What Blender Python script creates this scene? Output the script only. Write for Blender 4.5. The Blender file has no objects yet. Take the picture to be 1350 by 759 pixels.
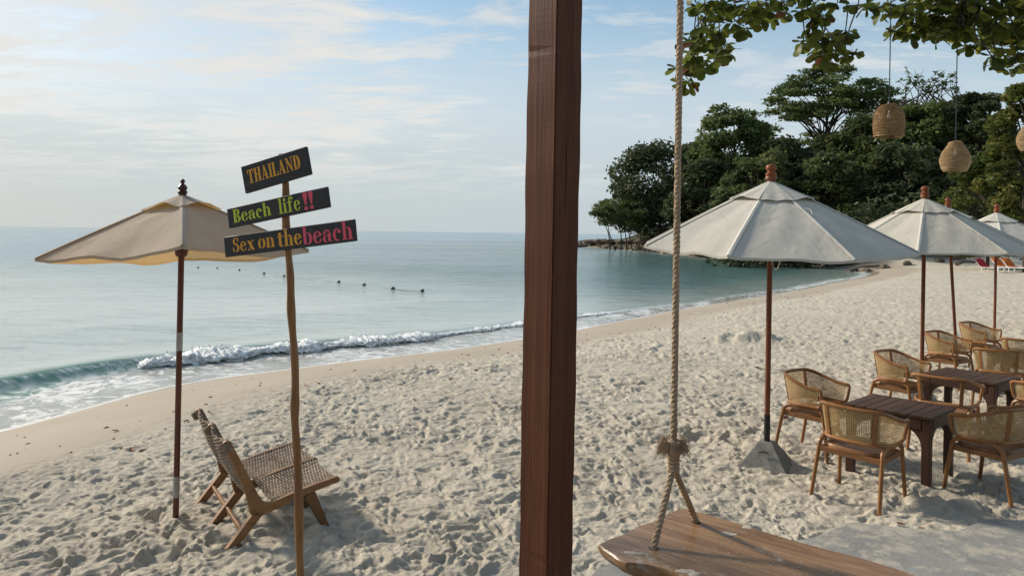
import bpy, bmesh, math, random
import numpy as np
from mathutils import Vector, Matrix

random.seed(7)
rng = np.random.default_rng(7)
C = bpy.context.scene.collection
SC = bpy.context.scene
R = math.radians
PI = math.pi

# ------------------------------------------------------------------ camera
FPX, U0, V0 = 975.0, 675.0, 315.2
CAMH = 2.2
PITCH, ROLL = R(0.5), R(0.74)
FW = Vector((0, math.cos(PITCH), -math.sin(PITCH)))
R0 = Vector((1, 0, 0)); UP0 = Vector((0, math.sin(PITCH), math.cos(PITCH)))
RT = R0 * math.cos(ROLL) + UP0 * math.sin(ROLL)
UP = UP0 * math.cos(ROLL) - R0 * math.sin(ROLL)
CAMP = Vector((0, 0, CAMH))
cd = bpy.data.cameras.new('camera'); cam = bpy.data.objects.new('camera', cd); C.objects.link(cam)
m3 = Matrix((RT, UP, -FW)).transposed()
cam.matrix_world = Matrix.Translation(CAMP) @ m3.to_4x4()
cd.sensor_width = 36.0; cd.sensor_fit = 'HORIZONTAL'
cd.lens = 36.0 * FPX / 1350.0
cd.shift_y = -(379.5 - V0) / 1350.0
cd.clip_start = 0.05; cd.clip_end = 20000
SC.camera = cam

def ray(u, v):
    return FW + RT * ((u - U0) / FPX) + UP * ((V0 - v) / FPX)
def at(u, v, Y):
    d = ray(u, v); return CAMP + d * (Y / d.y)
def atz(u, v, z):
    d = ray(u, v); return CAMP + d * ((z - CAMH) / d.z)

# ------------------------------------------------------------------ world and sun
SUN_EL, SUN_AZ = R(30), R(-56)          # azimuth from +Y, towards -X
sun_dir = Vector((math.sin(SUN_AZ) * math.cos(SUN_EL), math.cos(SUN_AZ) * math.cos(SUN_EL), math.sin(SUN_EL)))
SKY_GAIN = 1.16
W = bpy.data.worlds.new('World'); SC.world = W; W.use_nodes = True
def build_world():
    nt = W.node_tree; nt.nodes.clear(); L = nt.links.new
    def N(t, **k):
        n = nt.nodes.new(t)
        for a, b in k.items(): setattr(n, a, b)
        return n
    def math_(op, a, b=None, c=None, clamp=False):
        n = N('ShaderNodeMath', operation=op, use_clamp=clamp)
        for i, x in enumerate((a, b, c)):
            if x is None: continue
            if isinstance(x, (int, float)): n.inputs[i].default_value = x
            else: L(x, n.inputs[i])
        return n.outputs[0]
    def mix(f, a, b):
        n = N('ShaderNodeMix', data_type='RGBA')
        for s, x in ((0, f), (6, a), (7, b)):
            if isinstance(x, (int, float)): n.inputs[s].default_value = x
            elif isinstance(x, tuple): n.inputs[s].default_value = (*x, 1)
            else: L(x, n.inputs[s])
        return n.outputs[2]
    def ramp(f, a, b, lo=0.0, hi=1.0):
        n = N('ShaderNodeMapRange', interpolation_type='SMOOTHSTEP')
        n.inputs[1].default_value = a; n.inputs[2].default_value = b
        n.inputs[3].default_value = lo; n.inputs[4].default_value = hi
        L(f, n.inputs[0]); return n.outputs[0]
    out = N('ShaderNodeOutputWorld'); bg = N('ShaderNodeBackground'); bg.inputs[1].default_value = 0.1
    sky = N('ShaderNodeTexSky', sky_type='NISHITA')
    sky.sun_disc = False; sky.sun_elevation = SUN_EL; sky.sun_rotation = SUN_AZ
    sky.air_density = 1.0; sky.dust_density = 0.9; sky.ozone_density = 1.6; sky.altitude = 0
    tc = N('ShaderNodeTexCoord'); sep = N('ShaderNodeSeparateXYZ'); L(tc.outputs['Generated'], sep.inputs[0])
    z = math_('MAXIMUM', sep.outputs[2], 0.0)
    den = math_('ADD', z, 0.10)
    px = math_('DIVIDE', sep.outputs[0], den); py = math_('DIVIDE', sep.outputs[1], den)
    cb = N('ShaderNodeCombineXYZ'); L(px, cb.inputs[0]); L(py, cb.inputs[1])
    def noise(scale, detail, rough, off, sx=1.0, sy=1.0, rot=0.0, dist=0.0):
        mp = N('ShaderNodeMapping'); mp.inputs['Location'].default_value = off
        mp.inputs['Scale'].default_value = (sx, sy, 1); mp.inputs['Rotation'].default_value = (0, 0, rot)
        L(cb.outputs[0], mp.inputs[0])
        n = N('ShaderNodeTexNoise'); n.inputs['Scale'].default_value = scale; n.inputs['Detail'].default_value = detail
        n.inputs['Roughness'].default_value = rough; n.inputs['Distortion'].default_value = dist
        L(mp.outputs[0], n.inputs['Vector']); return n.outputs[0]
    big = noise(0.42, 4, 0.55, (2.3, 7.1, 0), 1.0, 0.8, 0.5)
    mid = noise(1.5, 7, 0.62, (5.2, 1.4, 3), 0.8, 1.5, 0.35, 0.4)
    fine = noise(4.2, 8, 0.66, (1.7, 3.3, 5), 0.7, 1.6, 0.25, 0.5)
    # thin veil: thick near the horizon; broken sheets of high cloud above it, denser towards the sun
    side = math_('ADD', math_('MULTIPLY', sep.outputs[0], sun_dir.x), math_('MULTIPLY', sep.outputs[1], sun_dir.y))
    side_f = ramp(side, 0.25, 0.85, 0.0, 1.0)
    veil = ramp(z, 0.08, 0.34, 0.94, 0.14)
    tex = math_('ADD', math_('MULTIPLY', mid, 0.55), math_('MULTIPLY', fine, 0.45))
    sheet = ramp(math_('ADD', math_('ADD', big, math_('MULTIPLY', side_f, 0.20)), math_('MULTIPLY', tex, 0.62)), 0.79, 0.96)
    m1 = ramp(tex, 0.40, 0.60)
    cl = math_('MULTIPLY', math_('MULTIPLY', sheet, math_('ADD', math_('MULTIPLY', m1, 0.40), 0.58)), ramp(z, 0.28, 0.75, 1.0, 0.40))
    wisps = math_('MULTIPLY', ramp(math_('ADD', tex, math_('MULTIPLY', big, 0.15)), 0.49, 0.66), ramp(z, 0.28, 0.75, 0.85, 0.30))
    mask = math_('MAXIMUM', math_('MAXIMUM', veil, cl), wisps, clamp=True)
    hs = N('ShaderNodeHueSaturation'); hs.inputs['Saturation'].default_value = 1.12; hs.inputs['Hue'].default_value = 0.485; hs.inputs['Value'].default_value = SKY_GAIN
    L(sky.outputs[0], hs.inputs['Color'])
    warm = ramp(side, -0.2, 0.95)
    high = mix(warm, (5.1, 6.0, 6.65), (5.7, 5.9, 5.9))
    lowc = mix(warm, (4.4, 5.3, 5.95), (4.6, 5.1, 5.2))
    ccol = mix(ramp(z, 0.02, 0.20), lowc, high)
    lit = math_('MULTIPLY', math_('MULTIPLY', m1, sheet), ramp(z, 0.02, 0.12))
    ccol = mix(math_('MULTIPLY', lit, 0.85), ccol, (6.9, 6.8, 6.5))
    fin = mix(mask, hs.outputs[0], ccol)
    L(fin, bg.inputs[0]); L(bg.outputs[0], out.inputs[0])
build_world()
sl = bpy.data.lights.new('sun', 'SUN'); sun = bpy.data.objects.new('sun', sl); C.objects.link(sun)
sl.energy = 4.1; sl.angle = R(6.0); sl.color = (1.0, 0.89, 0.74)
sun.rotation_euler = sun_dir.to_track_quat('Z', 'Y').to_euler(); sun.location = (-20, 12, 30)
SC.view_settings.view_transform = 'Standard'; SC.view_settings.look = 'None'
SC.view_settings.exposure = 0.24; SC.view_settings.gamma = 1.0
try: SC.view_settings.use_curve_mapping = False
except Exception: pass

# ------------------------------------------------------------------ helpers
def tag(o, label=None, cat=None, group=None, kind=None):
    if label: o['label'] = label
    if cat: o['category'] = cat
    if group: o['group'] = group
    if kind: o['kind'] = kind
    return o
def empty(name, loc, rz=0.0):
    o = bpy.data.objects.new(name, None); C.objects.link(o)
    o.location = loc; o.rotation_euler = (0, 0, rz); o.empty_display_size = 0.1
    return o
def link(name, me, mat=None, parent=None, smooth=False):
    if mat is not None and len(me.materials) == 0: me.materials.append(mat)
    if smooth and len(me.polygons): me.polygons.foreach_set('use_smooth', np.ones(len(me.polygons), dtype=bool))
    o = bpy.data.objects.new(name, me); C.objects.link(o)
    if parent is not None: o.parent = parent
    return o
def copy_tree(o, parent=None):
    c = o.copy(); C.objects.link(c)
    if parent is not None: c.parent = parent
    for ch in list(o.children): copy_tree(ch, c)
    return c
def np_mesh(name, V, F, attrs=None):
    """V (n,3) array, F (m,k) index array with k = 3 or 4"""
    V = np.asarray(V, dtype=np.float32); F = np.asarray(F, dtype=np.int32)
    me = bpy.data.meshes.new(name); k = F.shape[1]
    me.vertices.add(len(V)); me.vertices.foreach_set('co', V.ravel())
    me.loops.add(F.size); me.loops.foreach_set('vertex_index', F.ravel())
    me.polygons.add(len(F)); me.polygons.foreach_set('loop_start', np.arange(0, F.size, k, dtype=np.int32))
    me.polygons.foreach_set('loop_total', np.full(len(F), k, dtype=np.int32))
    me.update(calc_edges=True)
    if attrs:
        for n, a in attrs.items():
            at_ = me.attributes.new(n, 'FLOAT', 'POINT'); at_.data.foreach_set('value', np.asarray(a, dtype=np.float32))
    return me
class MB:
    """collects simple shapes into one mesh"""
    def __init__(s): s.v = []; s.f = []
    def add(s, vs, fs):
        o = len(s.v); s.v += [tuple(p) for p in vs]; s.f += [tuple(i + o for i in f) for f in fs]; return s
    def box(s, c, size, M=None, ch=0.0):
        """box with chamfered long edges; c centre, size full"""
        x, y, z = [d / 2 for d in size]
        if ch <= 0:
            vs = [Vector((sx * x, sy * y, sz * z)) for sx in (-1, 1) for sy in (-1, 1) for sz in (-1, 1)]
            fs = [(0, 1, 3, 2), (4, 6, 7, 5), (0, 4, 5, 1), (2, 3, 7, 6), (0, 2, 6, 4), (1, 5, 7, 3)]
        else:
            bm = bmesh.new(); bmesh.ops.create_cube(bm, size=1.0)
            for q in bm.verts: q.co = Vector((q.co.x * size[0], q.co.y * size[1], q.co.z * size[2]))
            bmesh.ops.bevel(bm, geom=list(bm.edges), offset=ch, segments=1, affect='EDGES')
            bm.verts.index_update(); vs = [q.co.copy() for q in bm.verts]; fs = [tuple(q.index for q in f.verts) for f in bm.faces]; bm.free()
        if M is not None: vs = [M @ q for q in vs]
        return s.add([q + Vector(c) for q in vs], fs)
    def tube(s, pts, rad, n=8, caps=True, flat=(1.0, 1.0), upv=None):
        pts = [Vector(p) for p in pts]; m = len(pts)
        rr = rad if isinstance(rad, (list, tuple)) else [rad] * m
        up = Vector(upv) if upv is not None else None
        vs = []; prev = None
        for i, p in enumerate(pts):
            t = (pts[min(i + 1, m - 1)] - pts[max(i - 1, 0)])
            t = t.normalized() if t.length > 1e-9 else Vector((0, 0, 1))
            if up is not None:
                a = up - t * up.dot(t)
                a = a.normalized() if a.length > 1e-4 else t.orthogonal().normalized()
            elif prev is None:
                a = t.orthogonal().normalized()
            else:
                a = prev - t * prev.dot(t); a.normalize()
            prev = a; b = t.cross(a)
            for k in range(n):
                th = 2 * PI * (k + 0.5 * (n == 4)) / n
                vs.append(p + (a * math.cos(th) * flat[0] + b * math.sin(th) * flat[1]) * rr[i])
        fs = [(i * n + k, i * n + (k + 1) % n, (i + 1) * n + (k + 1) % n, (i + 1) * n + k) for i in range(m - 1) for k in range(n)]
        if caps: fs += [tuple(range(n - 1, -1, -1)), tuple((m - 1) * n + k for k in range(n))]
        return s.add(vs, fs)
    def lathe(s, prof, n=16, c=(0, 0, 0)):
        vs = []; c = Vector(c)
        for r, z in prof:
            for k in range(n):
                th = 2 * PI * k / n; vs.append(c + Vector((r * math.cos(th), r * math.sin(th), z)))
        m = len(prof)
        fs = [(i * n + k, i * n + (k + 1) % n, (i + 1) * n + (k + 1) % n, (i + 1) * n + k) for i in range(m - 1) for k in range(n)]
        fs += [tuple(range(n - 1, -1, -1)), tuple((m - 1) * n + k for k in range(n))]
        return s.add(vs, fs)
    def prism(s, poly, a, b):
        """poly: list of 3-D points (planar); extruded by vector b-a offset"""
        n = len(poly); d = Vector(b) - Vector(a)
        p0 = [Vector(q) for q in poly]; p1 = [q + d for q in p0]
        return s.add(p0 + p1, [tuple(range(n - 1, -1, -1)), tuple(range(n, 2 * n))] + [(i, (i + 1) % n, n + (i + 1) % n, n + i) for i in range(n)])
    def build(s, name, mat, parent=None, smooth=False):
        me = bpy.data.meshes.new(name); me.from_pydata(s.v, [], s.f); me.update()
        bm = bmesh.new(); bm.from_mesh(me); bmesh.ops.recalc_face_normals(bm, faces=bm.faces); bm.to_mesh(me); bm.free()
        if smooth:
            me.polygons.foreach_set('use_smooth', np.ones(len(me.polygons), dtype=bool))
            try: me.set_sharp_from_angle(angle=R(40))
            except Exception: pass
        return link(name, me, mat, parent)
def catmull(P, n=8, closed=False):
    P = [Vector(p) for p in P]; out = []
    m = len(P)
    for i in range(m - 1):
        p0 = P[max(i - 1, 0)]; p1 = P[i]; p2 = P[i + 1]; p3 = P[min(i + 2, m - 1)]
        for k in range(n):
            t = k / n
            out.append(0.5 * ((2 * p1) + (p2 - p0) * t + (2 * p0 - 5 * p1 + 4 * p2 - p3) * t * t + (3 * p1 - p0 - 3 * p2 + p3) * t ** 3))
    out.append(P[-1]); return out
def smooth01(x): x = np.clip(x, 0, 1); return x * x * (3 - 2 * x)

# numpy lattice noise
_perm = rng.random((256, 256)).astype(np.float32)
def vnoise(x, y, sc, seed=0):
    x = x / sc + seed * 17.31; y = y / sc + seed * 9.77
    xi = np.floor(x).astype(np.int64); yi = np.floor(y).astype(np.int64)
    fx = x - xi; fy = y - yi; fx = fx * fx * (3 - 2 * fx); fy = fy * fy * (3 - 2 * fy)
    g = lambda a, b: _perm[a & 255, b & 255]
    return (g(xi, yi) * (1 - fx) + g(xi + 1, yi) * fx) * (1 - fy) + (g(xi, yi + 1) * (1 - fx) + g(xi + 1, yi + 1) * fx) * fy - 0.5

# ------------------------------------------------------------------ materials
def new_mat(name):
    m = bpy.data.materials.new(name); m.use_nodes = True
    nt = m.node_tree; nt.nodes.clear()
    return m, nt
class NB:
    def __init__(s, name):
        s.m, s.nt = new_mat(name); s.L = s.nt.links.new
        s.out = s.n('ShaderNodeOutputMaterial')
    def n(s, t, **k):
        q = s.nt.nodes.new(t)
        for a, b in k.items(): setattr(q, a, b)
        return q
    def set(s, sock, x):
        if x is None: return
        if isinstance(x, bpy.types.NodeSocket): s.L(x, sock)
        elif isinstance(x, tuple) and len(x) == 3 and len(sock.default_value) == 4: sock.default_value = (*x, 1)
        else: sock.default_value = x
    def coord(s, which='Object', scale=(1, 1, 1), rot=(0, 0, 0)):
        t = s.n('ShaderNodeTexCoord'); mp = s.n('ShaderNodeMapping')
        mp.inputs['Scale'].default_value = scale; mp.inputs['Rotation'].default_value = rot
        s.L(t.outputs[which], mp.inputs[0]); return mp.outputs[0]
    def pos(s, scale=(1, 1, 1)):
        t = s.n('ShaderNodeNewGeometry'); mp = s.n('ShaderNodeMapping'); mp.inputs['Scale'].default_value = scale
        s.L(t.outputs['Position'], mp.inputs[0]); return mp.outputs[0]
    def noise(s, vec, scale, detail=4, rough=0.55, dist=0.0):
        q = s.n('ShaderNodeTexNoise'); q.inputs['Scale'].default_value = scale; q.inputs['Detail'].default_value = detail
        q.inputs['Roughness'].default_value = rough; q.inputs['Distortion'].default_value = dist
        if vec is not None: s.L(vec, q.inputs['Vector'])
        return q.outputs[0]
    def ramp(s, f, a, b, lo=0.0, hi=1.0):
        q = s.n('ShaderNodeMapRange', interpolation_type='SMOOTHSTEP')
        for i, x in ((1, a), (2, b), (3, lo), (4, hi)): q.inputs[i].default_value = x
        s.set(q.inputs[0], f); return q.outputs[0]
    def mix(s, f, a, b, blend='MIX'):
        q = s.n('ShaderNodeMix', data_type='RGBA', blend_type=blend)
        s.set(q.inputs[0], f); s.set(q.inputs[6], a); s.set(q.inputs[7], b); return q.outputs[2]
    def math(s, op, a, b=None, clamp=False):
        q = s.n('ShaderNodeMath', operation=op, use_clamp=clamp)
        s.set(q.inputs[0], a); s.set(q.inputs[1], b); return q.outputs[0]
    def attr(s, name):
        q = s.n('ShaderNodeAttribute'); q.attribute_name = name; return q.outputs['Fac']
    def bump(s, h, strength=0.3, dist=0.01, normal=None):
        q = s.n('ShaderNodeBump'); q.inputs['Strength'].default_value = strength; q.inputs['Distance'].default_value = dist
        s.L(h, q.inputs['Height'])
        if normal is not None: s.L(normal, q.inputs['Normal'])
        return q.outputs[0]
    def princ(s, color, rough=0.6, normal=None, spec=0.4, **k):
        q = s.n('ShaderNodeBsdfPrincipled'); s.set(q.inputs['Base Color'], color); s.set(q.inputs['Roughness'], rough)
        q.inputs['Specular IOR Level'].default_value = spec
        if normal is not None: s.L(normal, q.inputs['Normal'])
        for a, b in k.items(): s.set(q.inputs[a.replace('_', ' ')], b)
        return q.outputs[0]
    def done(s, shader): s.L(shader, s.out.inputs[0]); return s.m

def wood(name, c1, c2, c3, stretch=(30, 30, 2.0), rough=0.55, bump=0.25, scale=1.0, spec=0.35, wear=0.0, wearcol=(0.4, 0.36, 0.3)):
    b = NB(name); v = b.coord('Object', stretch)
    oi = b.n('ShaderNodeObjectInfo'); ad = b.n('ShaderNodeVectorMath', operation='ADD')
    sc = b.n('ShaderNodeVectorMath', operation='SCALE'); cmb = b.n('ShaderNodeCombineXYZ')
    b.L(oi.outputs['Random'], cmb.inputs[0]); b.L(oi.outputs['Random'], cmb.inputs[2]); b.L(cmb.outputs[0], sc.inputs[0]); sc.inputs['Scale'].default_value = 37.0
    b.L(v, ad.inputs[0]); b.L(sc.outputs[0], ad.inputs[1]); v = ad.outputs[0]
    g = b.noise(v, scale, 6, 0.6, 0.8); g2 = b.noise(v, scale * 4.3, 4, 0.6, 0.2)
    blot = b.noise(b.coord('Object'), 3.0, 3, 0.5)
    c = b.mix(b.ramp(g, 0.30, 0.70), c1, c2); c = b.mix(b.ramp(g2, 0.52, 0.75, 0, 0.7), c, c3)
    c = b.mix(b.ramp(blot, 0.35, 0.7, 0.0, 0.35), c, c3)
    rv = b.math('ADD', b.math('MULTIPLY', oi.outputs['Random'], 0.36), 0.82)
    hs = b.n('ShaderNodeHueSaturation'); b.L(c, hs.inputs['Color']); b.L(rv, hs.inputs['Value']); c = hs.outputs[0]
    if wear > 0: c = b.mix(b.ramp(b.noise(b.coord('Object', (1, 1, 1)), 9.0, 6, 0.7), 0.62 - wear * 0.2, 0.78, 0, 0.7), c, wearcol)
    n = b.bump(b.math('ADD', g, g2), bump, 0.004)
    return b.done(b.princ(c, b.ramp(g2, 0.3, 0.8, rough - 0.1, rough + 0.12), n, spec))

M = {}
M['post'] = wood('mahogany_post', (0.115, 0.043, 0.021), (0.090, 0.032, 0.016), (0.055, 0.019, 0.010), (20, 20, 0.55), 0.55, 0.2, 1.0, 0.18, 0.04, (0.20, 0.11, 0.07))
def post_mat():
    b = NB('weathered_mahogany'); v = b.coord('Object', (20, 20, 0.55)); g = b.noise(v, 1.0, 6, 0.6, 0.8); g2 = b.noise(v, 4.3, 4, 0.6, 0.2)
    c = b.mix(b.ramp(g, 0.3, 0.7), (0.135, 0.050, 0.024), (0.088, 0.030, 0.015)); c = b.mix(b.ramp(g2, 0.5, 0.75, 0, 0.7), c, (0.046, 0.016, 0.009))
    big = b.noise(b.coord('Object', (3, 3, 0.9)), 1.6, 5, 0.6, 0.5); c = b.mix(b.ramp(big, 0.50, 0.70, 0, 0.55), c, (0.165, 0.072, 0.040))
    crack = b.ramp(b.noise(b.coord('Object', (34, 34, 0.9)), 1.7, 3, 0.5, 0.3), 0.70, 0.73); c = b.mix(crack, c, (0.012, 0.006, 0.004))
    nick = b.ramp(b.noise(b.coord('Object', (26, 26, 9)), 1.0, 4, 0.6), 0.76, 0.79); c = b.mix(nick, c, (0.24, 0.14, 0.085))
    n = b.bump(b.math('SUBTRACT', b.math('ADD', g, g2), b.math('MULTIPLY', crack, 2.0)), 0.3, 0.004)
    return b.done(b.princ(c, b.ramp(big, 0.3, 0.7, 0.5, 0.68), n, 0.16))
M['post_near'] = post_mat()
M['table'] = wood('dark_table_wood', (0.066, 0.031, 0.018), (0.046, 0.021, 0.013), (0.027, 0.012, 0.008), (2.5, 34, 30), 0.5, 0.3, 1.0, 0.35)
M['tablez'] = wood('dark_table_leg_wood', (0.066, 0.028, 0.015), (0.046, 0.019, 0.011), (0.027, 0.011, 0.007), (30, 30, 2.5), 0.5, 0.3, 1.0, 0.35)
M['teak'] = wood('honey_rattan_wood', (0.33, 0.155, 0.052), (0.24, 0.102, 0.032), (0.14, 0.056, 0.019), (9, 9, 9), 0.42, 0.15, 1.2, 0.4)
M['seat'] = wood('chair_seat_wood', (0.27, 0.125, 0.045), (0.19, 0.085, 0.03), (0.12, 0.05, 0.02), (3, 30, 30), 0.45, 0.2, 1.0, 0.4)
M['pole'] = wood('umbrella_pole_wood', (0.20, 0.070, 0.030), (0.145, 0.046, 0.021), (0.085, 0.027, 0.014), (34, 34, 1.5), 0.5, 0.15, 1.0, 0.25)
M['pole_dark'] = wood('stained_pole_wood', (0.12, 0.038, 0.022), (0.085, 0.027, 0.017), (0.055, 0.019, 0.012), (34, 34, 1.5), 0.42, 0.15, 1.0, 0.4)
M['finial'] = wood('finial_wood', (0.27, 0.083, 0.026), (0.19, 0.055, 0.018), (0.11, 0.032, 0.012), (14, 14, 14), 0.45, 0.1, 1.0, 0.25)
M['finial_dark'] = wood('finial_dark_wood', (0.075, 0.025, 0.018), (0.055, 0.018, 0.014), (0.035, 0.013, 0.01), (14, 14, 14), 0.4, 0.1, 1.0, 0.45)
M['stick'] = wood('sapling_pole_wood', (0.33, 0.175, 0.072), (0.23, 0.108, 0.042), (0.12, 0.052, 0.024), (22, 22, 1.6), 0.55, 0.5, 1.0, 0.3)
M['bench'] = wood('bench_teak', (0.28, 0.15, 0.064), (0.20, 0.098, 0.04), (0.11, 0.05, 0.022), (16, 16, 16), 0.5, 0.25, 0.9, 0.35)
M['swing'] = None
M['driftwood'] = wood('driftwood', (0.22, 0.18, 0.14), (0.15, 0.115, 0.085), (0.09, 0.07, 0.05), (3, 20, 20), 0.8, 0.5, 1.0, 0.2)
M['bark'] = wood('tree_bark', (0.10, 0.082, 0.065), (0.07, 0.055, 0.042), (0.045, 0.035, 0.027), (8, 8, 1.5), 0.85, 0.5, 0.6, 0.2)
def plain(name, col, rough=0.6, var=0.25, sc=8.0, bump=0.0, spec=0.4, detail=5):
    b = NB(name); v = b.coord('Object'); g = b.noise(v, sc, detail, 0.6)
    c = b.mix(b.ramp(g, 0.3, 0.7), tuple(x * (1 - var) for x in col), tuple(min(1, x * (1 + var)) for x in col))
    nrm = b.bump(g, bump, 0.01) if bump else None
    return b.done(b.princ(c, rough, nrm, spec))
M['black'] = plain('black_sleeve_paint', (0.012, 0.012, 0.012), 0.5)
M['tape'] = plain('grey_tape', (0.33, 0.33, 0.32), 0.45, 0.15, 30)
M['board'] = wood('painted_black_board', (0.034, 0.035, 0.038), (0.026, 0.027, 0.029), (0.048, 0.047, 0.046), (2.0, 30, 30), 0.6, 0.5, 1.0, 0.3, 0.08, (0.13, 0.11, 0.09))
def paint(name, col):
    b = NB(name); g = b.noise(b.coord('Object'), 60, 5, 0.65); g2 = b.noise(b.coord('Object', (2, 30, 30)), 3, 4, 0.6)
    c = b.mix(b.ramp(g, 0.35, 0.75, 0, 0.35), col, tuple(x * 0.45 for x in col)); c = b.mix(b.ramp(g2, 0.6, 0.8, 0, 0.4), c, tuple(x * 0.35 for x in col))
    return b.done(b.princ(c, 0.6, b.bump(g, 0.2, 0.002), 0.3))
M['orange'] = paint('amber_letter_paint', (0.80, 0.40, 0.06))
M['lime'] = paint('lime_letter_paint', (0.58, 0.68, 0.07))
M['pink'] = paint('pink_letter_paint', (0.82, 0.12, 0.18))
M['concrete'] = plain('grey_concrete', (0.205, 0.205, 0.19), 0.85, 0.25, 14, 0.25, 0.25, 8)
M['buoy'] = plain('dark_float', (0.03, 0.035, 0.035), 0.4)
M['white_plastic'] = plain('white_plastic', (0.75, 0.75, 0.73), 0.4, 0.05)
M['red_cloth'] = plain('red_cloth', (0.42, 0.03, 0.035), 0.8, 0.3)
M['orange_cloth'] = plain('orange_cloth', (0.62, 0.16, 0.025), 0.8, 0.3)
M['brownleaf'] = plain('dry_leaf', (0.20, 0.075, 0.03), 0.7, 0.5, 20)
M['cordwire'] = plain('lamp_cable', (0.05, 0.055, 0.06), 0.5)
M['string'] = plain('white_string', (0.62, 0.59, 0.52), 0.8)
M['bulb'] = plain('white_bulb_glass', (0.8, 0.78, 0.72), 0.25)
def rope_mat():
    b = NB('manila_rope'); v = b.coord('Object'); g = b.noise(v, 220, 4, 0.7); g2 = b.noise(v, 14, 3, 0.5)
    c = b.mix(b.ramp(g, 0.3, 0.7), (0.34, 0.245, 0.155), (0.56, 0.44, 0.31)); c = b.mix(b.ramp(g2, 0.4, 0.7, 0, 0.4), c, (0.25, 0.17, 0.10))
    return b.done(b.princ(c, 0.85, b.bump(g, 0.6, 0.003), 0.15))
M['rope'] = rope_mat()
def cane_mat(name, a, bcol):
    b = NB(name); v = b.coord('Object'); g = b.noise(v, 25, 5, 0.6); g2 = b.noise(v, 4, 3, 0.5)
    c = b.mix(b.ramp(g, 0.3, 0.7), a, bcol); c = b.mix(b.ramp(g2, 0.35, 0.7, 0, 0.4), c, tuple(x * 0.55 for x in a))
    d = b.princ(c, 0.5, None, 0.35); t = b.n('ShaderNodeBsdfTranslucent'); b.L(c, t.inputs[0])
    mx = b.n('ShaderNodeMixShader'); mx.inputs[0].default_value = 0.25; b.L(d, mx.inputs[1]); b.L(t.outputs[0], mx.inputs[2])
    return b.done(mx.outputs[0])
M['cane'] = cane_mat('woven_cane', (0.45, 0.295, 0.13), (0.60, 0.43, 0.215))
M['wicker'] = cane_mat('lamp_wicker', (0.27, 0.15, 0.062), (0.42, 0.255, 0.11))
M['wicker_pale'] = cane_mat('lamp_wicker_pale', (0.42, 0.275, 0.135), (0.56, 0.40, 0.22))
M['weave'] = cane_mat('bench_rope_weave', (0.22, 0.165, 0.115), (0.50, 0.40, 0.30))
def fabric(name, a, b2, transl, tcol):
    b = NB(name); v = b.coord('Object'); g = b.noise(v, 2.2, 6, 0.6, 0.6); g2 = b.noise(v, 300, 2, 0.5); g3 = b.noise(b.coord('Object', (1, 1, 0.3)), 6, 5, 0.6, 1.0)
    c = b.mix(b.ramp(g, 0.3, 0.72), a, b2); c = b.mix(b.ramp(g3, 0.62, 0.8, 0, 0.35), c, tuple(x * 0.72 for x in a))
    st = b.noise(v, 5.0, 7, 0.7, 0.4); c = b.mix(b.ramp(st, 0.60, 0.76, 0, 0.16), c, tuple(x * k for x, k in zip(a, (0.66, 0.61, 0.52))))
    n = b.bump(g, 0.35, 0.05); n = b.bump(g3, 0.28, 0.012, n); n = b.bump(g2, 0.15, 0.001, n)
    d = b.princ(c, 0.85, n, 0.15); t = b.n('ShaderNodeBsdfTranslucent'); b.set(t.inputs[0], tcol); b.L(n, t.inputs['Normal'])
    mx = b.n('ShaderNodeMixShader'); mx.inputs[0].default_value = transl; b.L(d, mx.inputs[1]); b.L(t.outputs[0], mx.inputs[2])
    return b.done(mx.outputs[0])
M['fabric'] = fabric('offwhite_canvas', (0.49, 0.465, 0.405), (0.57, 0.545, 0.48), 0.06, (0.55, 0.5, 0.4))
M['seam'] = fabric('offwhite_seam_canvas', (0.57, 0.545, 0.48), (0.65, 0.625, 0.56), 0.03, (0.55, 0.5, 0.4))
M['tan'] = fabric('tan_canvas', (0.39, 0.34, 0.28), (0.46, 0.41, 0.34), 0.24, (0.80, 0.50, 0.19))
M['tan_seam'] = fabric('tan_seam_canvas', (0.43, 0.365, 0.29), (0.50, 0.43, 0.345), 0.1, (0.72, 0.47, 0.2))
def leaf_mat(name, dark, light, yellow, transl=0.3, rough=0.5, old=None, spec=0.12):
    b = NB(name); t_ = b.attr('tone'); oi = b.n('ShaderNodeObjectInfo')
    c = b.mix(b.ramp(t_, 0.0, 0.75), dark, light); c = b.mix(b.ramp(t_, 0.82, 1.0, 0, 0.8), c, yellow)
    if old is not None:
        r = oi.outputs['Random']; c = b.mix(b.ramp(r, 0.0, 0.7), c, light); c = b.mix(b.ramp(r, 0.90, 0.93), c, old)
    d = b.princ(c, rough, None, spec); t = b.n('ShaderNodeBsdfTranslucent')
    hs = b.n('ShaderNodeHueSaturation'); hs.inputs['Value'].default_value = 1.9; b.L(c, hs.inputs['Color']); b.L(hs.outputs[0], t.inputs[0])
    mx = b.n('ShaderNodeMixShader'); mx.inputs[0].default_value = transl; b.L(d, mx.inputs[1]); b.L(t.outputs[0], mx.inputs[2])
    return b.done(mx.outputs[0])
M['leaf_far'] = leaf_mat('forest_foliage', (0.056, 0.074, 0.030), (0.104, 0.128, 0.046), (0.13, 0.14, 0.045), 0.25)
M['leaf_dark'] = leaf_mat('dark_forest_foliage', (0.044, 0.058, 0.030), (0.080, 0.098, 0.044), (0.10, 0.11, 0.045), 0.20)
M['leaf_pale'] = leaf_mat('pale_forest_foliage', (0.066, 0.090, 0.034), (0.118, 0.148, 0.050), (0.16, 0.17, 0.055), 0.28)
M['leaf_gold'] = leaf_mat('yellow_green_foliage', (0.055, 0.075, 0.020), (0.11, 0.125, 0.032), (0.19, 0.15, 0.05), 0.22)
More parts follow.
